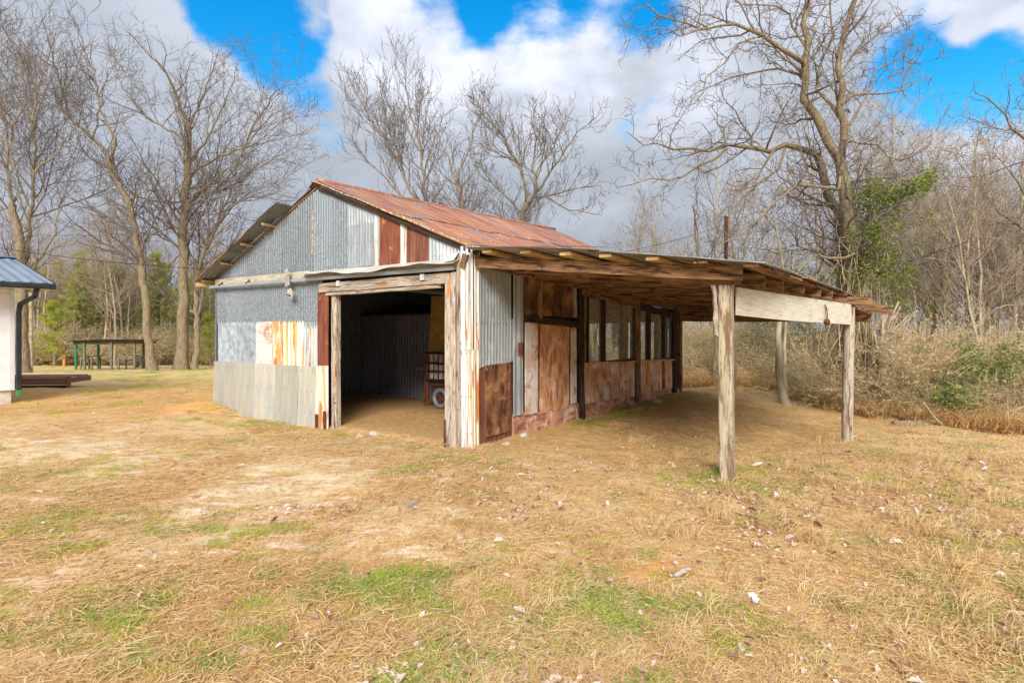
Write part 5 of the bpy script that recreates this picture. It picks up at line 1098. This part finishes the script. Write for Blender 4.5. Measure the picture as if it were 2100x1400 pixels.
# straw inside the barn doorway
u_ = rng.uniform(.3, 6.3, 500); t_ = rng.uniform(.1, 3.7, 500); x = BL[0] + EU[0] * u_ + ET[0] * t_; y = BL[1] + EU[1] * u_ + ET[1] * t_
o = scatter('floor_straw', place(x, y, .003), tilt(500, .02), np.ones((500, 3)) * rng.uniform(.6, 1.2, (500, 1)), [ribbons(25, .3, (.02, .09), (.001, .0026), (.0, .1), STRAW2, 13)], np.zeros(500)); tag(o, 'scattered straw on the dirt floor of the barn', 'straw', kind='stuff')
# green tufts
x, y = wedge(50000, 2.0, 40, .9); dirt, pale, orange, moss, lit = zone(x, y)
cn = vnoise(x, y, .9) * .35 + vnoise(x, y, 3.2) * .35 + vnoise(x, y, 7) * .3
near = (sm(x, -1.6, 0) * (1 - sm(y, 4.2, 5.6))) * .45
patch = np.exp(-(((x - 2.35) / .42) ** 2 + ((y - 5.95) / .30) ** 2)) * 2.6 + np.exp(-(((x - 5.95) / .3) ** 2 + ((y - 9.5) / .3) ** 2)) * 1.2
pr_ = sm(cn, .55, .67) * (.42 + .5 * near + .5 * sm(y, 9, 15)) * (1 - .9 * dirt) + patch
for (cx_, cy_, rx_, ry_, k_) in ((.45, 3.35, .5, .35, .7), (1.0, 3.1, .35, .25, .6), (-.8, 3.55, .45, .3, .6), (-.2, 2.75, .5, .25, .35), (2.75, 3.4, .45, .3, .6), (3.5, 4.2, .5, .25, .6), (2.9, 2.7, .5, .3, .4), (-2.3, 3.3, .7, .4, .35), (.3, 4.4, .5, .3, .3), (2.1, 4.9, .4, .2, .4), (-3.4, 4.6, .8, .4, .25)):
    pr_ = pr_ + k_ * np.exp(-(((x - cx_) / rx_) ** 2 + ((y - cy_) / ry_) ** 2)) * sm(vnoise(x, y, 8), .36, .55) * 1.3
uu, tt = to_local(x, y); pr_ += np.exp(-((uu - 7.25) / .35) ** 2) * sm(tt, 1.5, 3) * .8 * (tt < 9) + np.exp(-((tt + .45) / .22) ** 2) * ((uu > .3) & (uu < 3.3)) * .5
ok = (rng.random(len(x)) < pr_) & keepout(x, y); x, y = x[ok], y[ok]; n = len(x); s_ = rng.uniform(.35, .85, n) * (1 + .06 * y)
def clover(seed, n=60, rad=.12):
    q = np.random.default_rng(seed); r = rad * np.sqrt(q.random(n)); a_ = q.random(n) * 6.283; c = np.stack([r * np.cos(a_), r * np.sin(a_), q.uniform(.008, .035, n)], 1); V = []
    for j in range(5):
        b_ = j * 1.2566 + q.random(n); s2 = q.uniform(.005, .011, n); V.append(c + np.stack([np.cos(b_) * s2, np.sin(b_) * s2, q.normal(0, .002, n)], 1))
    V = np.stack(V, 1).reshape(-1, 3); return meshobj('clover', V, np.arange(5 * n).reshape(-1, 5), CLOVER)
pr = [ribbons(50, .08, (.03, .08), (.001, .0022), (.5, 1.3), GREEN, 21), ribbons(40, .10, (.02, .06), (.001, .0025), (.3, 1.1), GREEN, 22), clover(5), clover(6, 80, .16)]
o = scatter('green_grass', place(x, y), tilt(n), np.stack([s_] * 3, 1), pr, np.where(rng.random(n) < .62, rng.integers(0, 2, n), rng.integers(2, 4, n))); tag(o, 'small fresh green grass and clover tufts in the dry yard', 'grass', kind='stuff')
# fallen leaves
def leaf(seed, mat):
    q = np.random.default_rng(seed); n = 9; V = []; c = q.uniform(.5, 1.9)
    for i in range(n):
        f = i / (n - 1); w_ = .5 * math.sin(math.pi * f) ** .7 * (1 + .3 * math.sin(i * 2.4 + seed) + q.uniform(-.15, .15)); V += [(f - .5, -w_ * .55, abs(w_) * c * .35 + q.normal(0, .01)), (f - .5, 0, .02 * math.sin(f * 5 + seed)), (f - .5, w_ * .55, abs(w_) * c * .42 + q.normal(0, .01))]
    Fq_ = [(3 * i + k, 3 * i + k + 1, 3 * i + k + 4, 3 * i + k + 3) for i in range(n - 1) for k in (0, 1)]
    return meshobj('leaf', V, np.array(Fq_), mat)
x, y = wedge(34000, 2.0, 17, .75); dirt, pale, orange, moss, lit = zone(x, y)
d_ = (.06 + .95 * sm(x, -1.5, 1.8)) * (.15 + sm(vnoise(x, y, 1.0), .4, .65)) * (1 - .88 * dirt) + lit * .9
d_ += .8 * np.exp(-(((x + 1.6) / .9) ** 2 + ((y - 5.1) / .18) ** 2))
ok = (rng.random(len(x)) < d_) & keepout(x, y); x, y = x[ok], y[ok]; n = len(x); s_ = rng.uniform(.015, .048, n) * np.where(rng.random(n) < .1, 1.7, 1)
pr = [leaf(1, LEAFM), leaf(2, LEAFM), leaf(3, LEAFM), leaf(4, LEAFD), leaf(5, LEAFD)]
o = scatter('fallen_leaves', place(x, y, .022), np.stack([rng.normal(0, .5, n), rng.normal(0, .5, n), rng.random(n) * 6.283], 1), np.stack([s_ * 1.2, s_, s_], 1), pr, np.where(rng.random(n) < .55, rng.integers(0, 3, n), rng.integers(3, 5, n))); tag(o, 'pale curled fallen leaves lying in the dry grass', 'leaves', kind='stuff')
# soil crumbs
x, y = wedge(5000, 2, 14, .8); ok = keepout(x, y); x, y = x[ok], y[ok]; n = len(x); s_ = rng.uniform(.004, .013, n)
V = [(1, 0, 0), (.2, .9, .1), (-.9, .3, 0), (-.4, -.8, .1), (.5, -.7, 0), (.1, 0, .8)]; cr_ = meshobj('crumb', V, [(0, 1, 5), (1, 2, 5), (2, 3, 5), (3, 4, 5), (4, 0, 5)], STRAW2)
o = scatter('soil_crumbs', place(x, y), tilt(n), np.stack([s_] * 3, 1), [cr_], np.zeros(n)); tag(o, 'small crumbs of soil and gravel in the yard', 'gravel', kind='stuff')

for (x_, y_, r_, L_, w_, mt, lab) in ((1.13, 3.72, .6, .12, .04, 'wood_grey', 'grey bark chip lying beside the orange bare soil patch'), (2.95, 6.75, .5, .16, .05, 'white_ply', 'short white board scrap on the ground between the two lean-to posts'),
                                     (-.9, 5.0, 1.0, .14, .03, 'galv_light', 'thin silvery scrap strip lying in the open yard'), (1.45, 3.35, 2.0, .06, .04, 'white_bracket', 'crumpled white scrap of paper in the foreground leaves')):
    z_ = gz(x_, y_) + .03; dx, dy = math.cos(r_) * L_ / 2, math.sin(r_) * L_ / 2
    tag(beam('scrap', None, (x_ - dx, y_ - dy, z_), (x_ + dx, y_ + dy, z_ + .012), w_, .012, M[mt], wob=.008, seg=5), lab, 'scrap')
# ------------------------------------------------------------ thicket at the wood's edge
def shrub(seed, n, H, mat, lmat, nl, spread=.5):
    rd_ = random.Random(seed); T = Tree(rd_, levels=3, dens=(3.2, 3.5, 3), lenf=(.5, .5, .5), rmin=.0045, wig=.22, ang=(20, 65), up=.03, lmin=.15)
    for i in range(n):
        a_ = rd_.uniform(0, 6.28); r = rd_.uniform(0, .5); h = H * rd_.uniform(.5, 1.1); p, r_ = T.walk((r * math.cos(a_), r * math.sin(a_), -.05), (math.cos(a_) * spread, math.sin(a_) * spread, 1), h, .009, .004, 8, -.06, .16)
        T.add(p, r_, 1); T.spawn(p, r_, 2, .15)
    V, Fq_ = tubes(T.out, lambda l: 3); nv = len(V)
    tips = [p[k] for (nn, l_), lst in T.out.items() for (p, _) in lst for k in range(1, len(p))]; q = np.random.default_rng(seed); c = np.array(tips)[q.integers(0, len(tips), nl)] + q.normal(0, .03, (nl, 3))
    a_ = q.normal(size=(nl, 3)); a_ /= np.linalg.norm(a_, axis=1, keepdims=True); b_ = np.cross(a_, q.normal(size=(nl, 3))); b_ /= np.linalg.norm(b_, axis=1, keepdims=True); s_ = q.uniform(.010, .026, (nl, 1))
    L_ = np.stack([c - a_ * s_ * 1.4, c - b_ * s_ * .8, c + a_ * s_ * 1.4, c + b_ * s_ * .8], 1).reshape(-1, 3)
    me_v = np.concatenate([V, L_]); me_f = np.concatenate([Fq_, np.arange(4 * nl).reshape(-1, 4) + nv]); o = meshobj('shrub', me_v, me_f, mat); o.data.materials.append(lmat)
    o.data.polygons.foreach_set('material_index', np.concatenate([np.zeros(len(Fq_), dtype=np.int32), np.ones(nl, dtype=np.int32)])); return o
protos = [shrub(1, 12, 2.3, M['stem'], M['deadleaf'], 900), shrub(2, 14, 1.9, M['stem_grey'], M['deadleaf'], 1000), shrub(3, 12, 2.6, M['stem_grey'], M['olive_leaf'], 900), shrub(4, 16, 1.3, M['stem'], M['deadleaf'], 1100, .9), shrub(5, 14, 2.0, M['stem'], M['olive_leaf'], 1500, .6)]
def grow(n, xr, dr, smin, smax, name, lab, wts, minback=.3, falloff=2.5):
    x = rng.uniform(*xr, n); y = edge_y(x) + minback + rng.exponential(falloff, n); ok = (y < dr) & (np.abs(x / y) < 1.2); x, y = x[ok], y[ok]; n = len(x); s_ = rng.uniform(smin, smax, n) * (.7 + .6 * sm(y - edge_y(x), 0, 3)); 
    o = scatter(name, place(x, y), tilt(n, .12), np.stack([s_, s_, s_ * rng.uniform(.8, 1.15, n)], 1), protos, rng.choice(5, n, p=wts)); tag(o, lab, 'thicket', kind='stuff'); return o
x = np.concatenate([rng.uniform(3.5, 9, 260), rng.uniform(8.8, 19, 330), rng.uniform(6, 30, 230), rng.uniform(-2, 8, 130)]); back = np.concatenate([.3 + rng.exponential(2.2, 260), .2 + rng.exponential(2.6, 330), 5 + rng.exponential(7, 230), 2 + rng.exponential(5, 130)])
y = edge_y(x) + back; ok = (y < 48) & (np.abs(x / y) < 1.25); u, t = to_local(x, y); ok &= ~((u < 12) & (t < 10.3)); x, y, back = x[ok], y[ok], back[ok]; n = len(x)
s_ = rng.uniform(.65, 1.1, n) * (.45 + .6 * sm(back, 0, 3.0)) * (1 + .012 * back)
o = scatter('thicket', place(x, y), tilt(n, .14), np.stack([s_ * 1.1, s_ * 1.1, s_ * rng.uniform(.8, 1.1, n)], 1), protos, rng.choice(5, n, p=(.36, .22, .08, .26, .08))); x2 = rng.uniform(3.5, 19, 2600); y2 = edge_y(x2) - .7 + rng.exponential(1.2, 2600); u, t = to_local(x2, y2); k2 = ~((u < 12) & (t < 10.3)) & (np.abs(x2 / y2) < 1.2); x2, y2 = x2[k2], y2[k2]; n2 = len(x2); s2 = rng.uniform(1.2, 4.2, n2)
rank = scatter('rank_grass', place(x2, y2), tilt(n2, .2), np.stack([s2, s2, s2], 1), [ribbons(70, .10, (.06, .24), (.0012, .0026), (.7, 1.5), STRAW, 31, curl=.5), ribbons(50, .14, (.05, .20), (.0012, .0024), (.4, 1.3), STRAW2, 32, curl=.7)], rng.integers(0, 2, n2)); tag(rank, 'tall dry grass tufts along the front of the thicket', 'grass', kind='stuff')
tag(o, 'dense tangled winter thicket of tan stems and dry leaves at the wood edge', 'thicket', kind='stuff')
# understory of the left tree line, shares the shrub kinds
def clone(p): q = p.copy(); C.objects.link(q); return q
x = rng.uniform(-52, -8, 520); y = 46 + rng.exponential(7, 520); n = 520; s_ = rng.uniform(1.0, 1.9, n)
o = scatter('left_thicket', place(x, y), tilt(n, .1), np.stack([s_ * 1.3, s_ * 1.3, s_], 1), [clone(p) for p in protos], rng.choice(5, n, p=(.2, .3, .25, .1, .15))); tag(o, 'brown underbrush at the foot of the left pines', 'thicket', kind='stuff')
# far wood that closes the view behind both tree lines
x = rng.uniform(-110, 110, 900); y = rng.uniform(64, 105, 900); n = 900; s_ = rng.uniform(1.6, 2.8, n); s_ = np.where(x > 0, s_ * .95, s_)
o = scatter('distant_wood', place(x, y), tilt(n, .06), np.stack([s_ * 1.5, s_ * 1.5, s_ * 1.1], 1), [clone(p) for p in protos], rng.choice(5, n, p=(.15, .25, .3, .05, .25))); tag(o, 'far wood of bare trees and brush closing the horizon', 'woods', kind='stuff')

# ------------------------------------------------------------ leafy evergreens: ivy, holly sprays, green bush
def leaves(name, centres, n, sp, size, mat, parent, seed, loc=(0, 0, 0)):
    q = np.random.default_rng(seed); c = np.array(centres, float); k = q.integers(0, len(c), n); P_ = c[k, :3] + q.normal(size=(n, 3)) * (c[k, 3:4] if c.shape[1] > 3 else sp)
    a_ = q.normal(size=(n, 3)); a_[:, 2] *= .5; a_ /= np.linalg.norm(a_, axis=1, keepdims=True); b_ = np.cross(a_, q.normal(size=(n, 3)) * .5 + np.array([0, 0, 1])); b_ /= np.linalg.norm(b_, axis=1, keepdims=True); s_ = q.uniform(*size, (n, 1)); nn = np.cross(a_, b_) * s_ * .25
    V = np.stack([P_ - a_ * s_, P_ - b_ * s_ * .62 + nn, P_ + a_ * s_ * 1.1, P_ + b_ * s_ * .62 + nn], 1).reshape(-1, 3) - np.array(loc)
    return meshobj(name, V, np.arange(4 * n).reshape(-1, 4), M[mat], parent)
bl = big.location
cs = []
for i in range(26):
    f = R1.random(); px = 1735 + 30 * f + R1.gauss(0, 10); py = R1.uniform(385, 600); p = at(px, py, 15.3 + R1.gauss(0, .25)); cs.append((*p, .16))
for i in range(85):
    px = 1775 + abs(R1.gauss(0, 55)); py = 475 + R1.gauss(0, 60); p = at(px, py, 15.0 + R1.gauss(0, .5)); cs.append((*p, .14))
for i in range(46):
    f = R1.random(); p = at(1775 + 150 * f + R1.gauss(0, 8), 400 - 50 * f + 18 * math.sin(f * 3) + R1.gauss(0, 9), 15.0 - .6 * f + R1.gauss(0, .2)); cs.append((*p, .11))
for i in range(30): p = at(1835 + R1.gauss(0, 22), 560 + R1.gauss(0, 45), 15.2 + R1.gauss(0, .4)); cs.append((*p, .13))
for i in range(24): p = at(1752 + R1.gauss(0, 18), 640 + R1.gauss(0, 70), 15.2 + R1.gauss(0, .2)); cs.append((*p, .09))
leaves('ivy', cs, 7600, .1, (.022, .050), 'ivy', big, 5, bl)
br_ = []
for k in range(14):        # sprays that carry the leaves
    rr = random.Random(k); a_ = at(1765, rr.uniform(420, 600), 15.3) - bl; b_ = at(1790 + rr.uniform(0, 120), rr.uniform(370, 600), 15.0 + rr.uniform(-.5, .5)) - bl
    pts, rd = resample([a_, a_.lerp(b_, .5) + Vector((0, 0, .25)), b_], (.03, .008), 10, rr, .12); br_.append((pts, rd))
V, Fq_ = tubes({(10, 0): br_}, lambda l: 5); meshobj('ivy_stems', V, Fq_, M['twig'], big)
vn_ = []
for k in range(26):        # thin hanging vines
    rr = random.Random(k + 50); px = rr.uniform(1715, 1830); a_ = at(px, rr.uniform(380, 620), 15.2 + rr.uniform(-.3, .3)) - bl; b_ = at(px + rr.gauss(0, 15), rr.uniform(700, 800), 15.1 + rr.uniform(-.3, .3)) - bl
    pts, rd = resample([a_, a_.lerp(b_, .5) + Vector((rr.gauss(0, .2), 0, 0)), b_], (.008, .008), 10, rr, .14); vn_.append((pts, rd))
V, Fq_ = tubes({(10, 0): vn_}, lambda l: 3); tag(meshobj('vines', V, Fq_, M['stem'], big), kind='stuff')
def bush(px, py, Yd, w_, h_, n, lab, seed, mat='bush_green'):
    p0 = at(px, py, Yd); p0.z = gz(p0.x, p0.y); root = empty('green_shrub', p0); rr = random.Random(seed); T = Tree(rr, levels=2, dens=(3, 4), rmin=.004)
    for i in range(14):
        a_ = rr.uniform(0, 6.28); p, r_ = T.walk((0, 0, -.05), (math.cos(a_) * .7, math.sin(a_) * .7, 1), h_ * rr.uniform(.6, 1), .012, .004, 7, 0, .2); T.add(p, r_, 1); T.spawn(p, r_, 1, .3)
    V, Fq_ = tubes(T.out, lambda l: 3); meshobj('stems', V, Fq_, M['twig'], root)
    cs = [(rr.gauss(0, w_ * .5), rr.gauss(0, w_ * .4), h_ * rr.betavariate(2.4, 1.6), rr.uniform(.06, .14)) for _ in range(60)]
    leaves('leaves', cs, n, .1, (.018, .045), mat, root, seed); return tag(root, lab, 'shrub')
bush(2010, 860, 13.2, 1.05, 1.8, 3800, 'leafy green shrub in the thicket near the right edge', 71)
bush(1965, 870, 12.6, .4, .8, 1500, 'low green shrub below the larger leafy one in the thicket', 72)
bush(1560, 640, 19.5, .7, 2.6, 1500, 'green leafed sapling just above the lean-to roof end', 73)
bush(1640, 600, 18.5, .9, 4.6, 2600, 'tall green leafed sapling behind the eave of the lean-to', 74)
bush(1850, 800, 14.4, .5, 1.0, 1100, 'small yellow green shrub under the splintered trunk', 75, 'olive_leaf')
# fallen limbs by the thicket
lg = empty('fallen_log', at(1995, 858, 12.2)); lg.location.z = gz(lg.location.x, lg.location.y) + .08; tag(lg, 'mossy grey fallen log lying along the thicket edge, at right', 'log')
pole('trunk', lg, (-1.6, .2, -.05), (1.6, -.2, .10), .08, .05, M['bark'], bend=.06); pole('limb', lg, (.1, 0, 0), (.9, -.35, .45), .04, .02, M['bark_pale']); pole('limb', lg, (-.7, 0, 0), (-1.3, -.3, .5), .03, .015, M['bark_pale'])
for i, (a_, b_, lab) in enumerate(((( 1590, 795), (1735, 790), 'long pale fallen branch across the clearing beyond the round post'), ((1525, 800), (1590, 792), 'short fallen branch left of the curved foot tree'), ((1640, 815), (1730, 800), 'thin fallen stick right of the curved foot tree'))):
    rr = random.Random(i); Ys = 16.5; p = at(*a_, Ys); q = at(*b_, Ys); p.z = gz(p.x, p.y) + .06; q.z = gz(q.x, q.y) + .14; m_ = p.lerp(q, .5) + Vector((0, 0, .12)); pts, rd = resample([p, m_, q], (.035, .014), 14, rr, .15)
    T = Tree(rr, levels=2, dens=(2, 3), rmin=.006); T.spawn(pts, rd, 1, .3); T.add(pts, rd, 0); V, Fq_ = tubes(T.out, lambda l: 5); tag(meshobj('fallen_branch', V, Fq_, M['stem']), lab, 'branch')
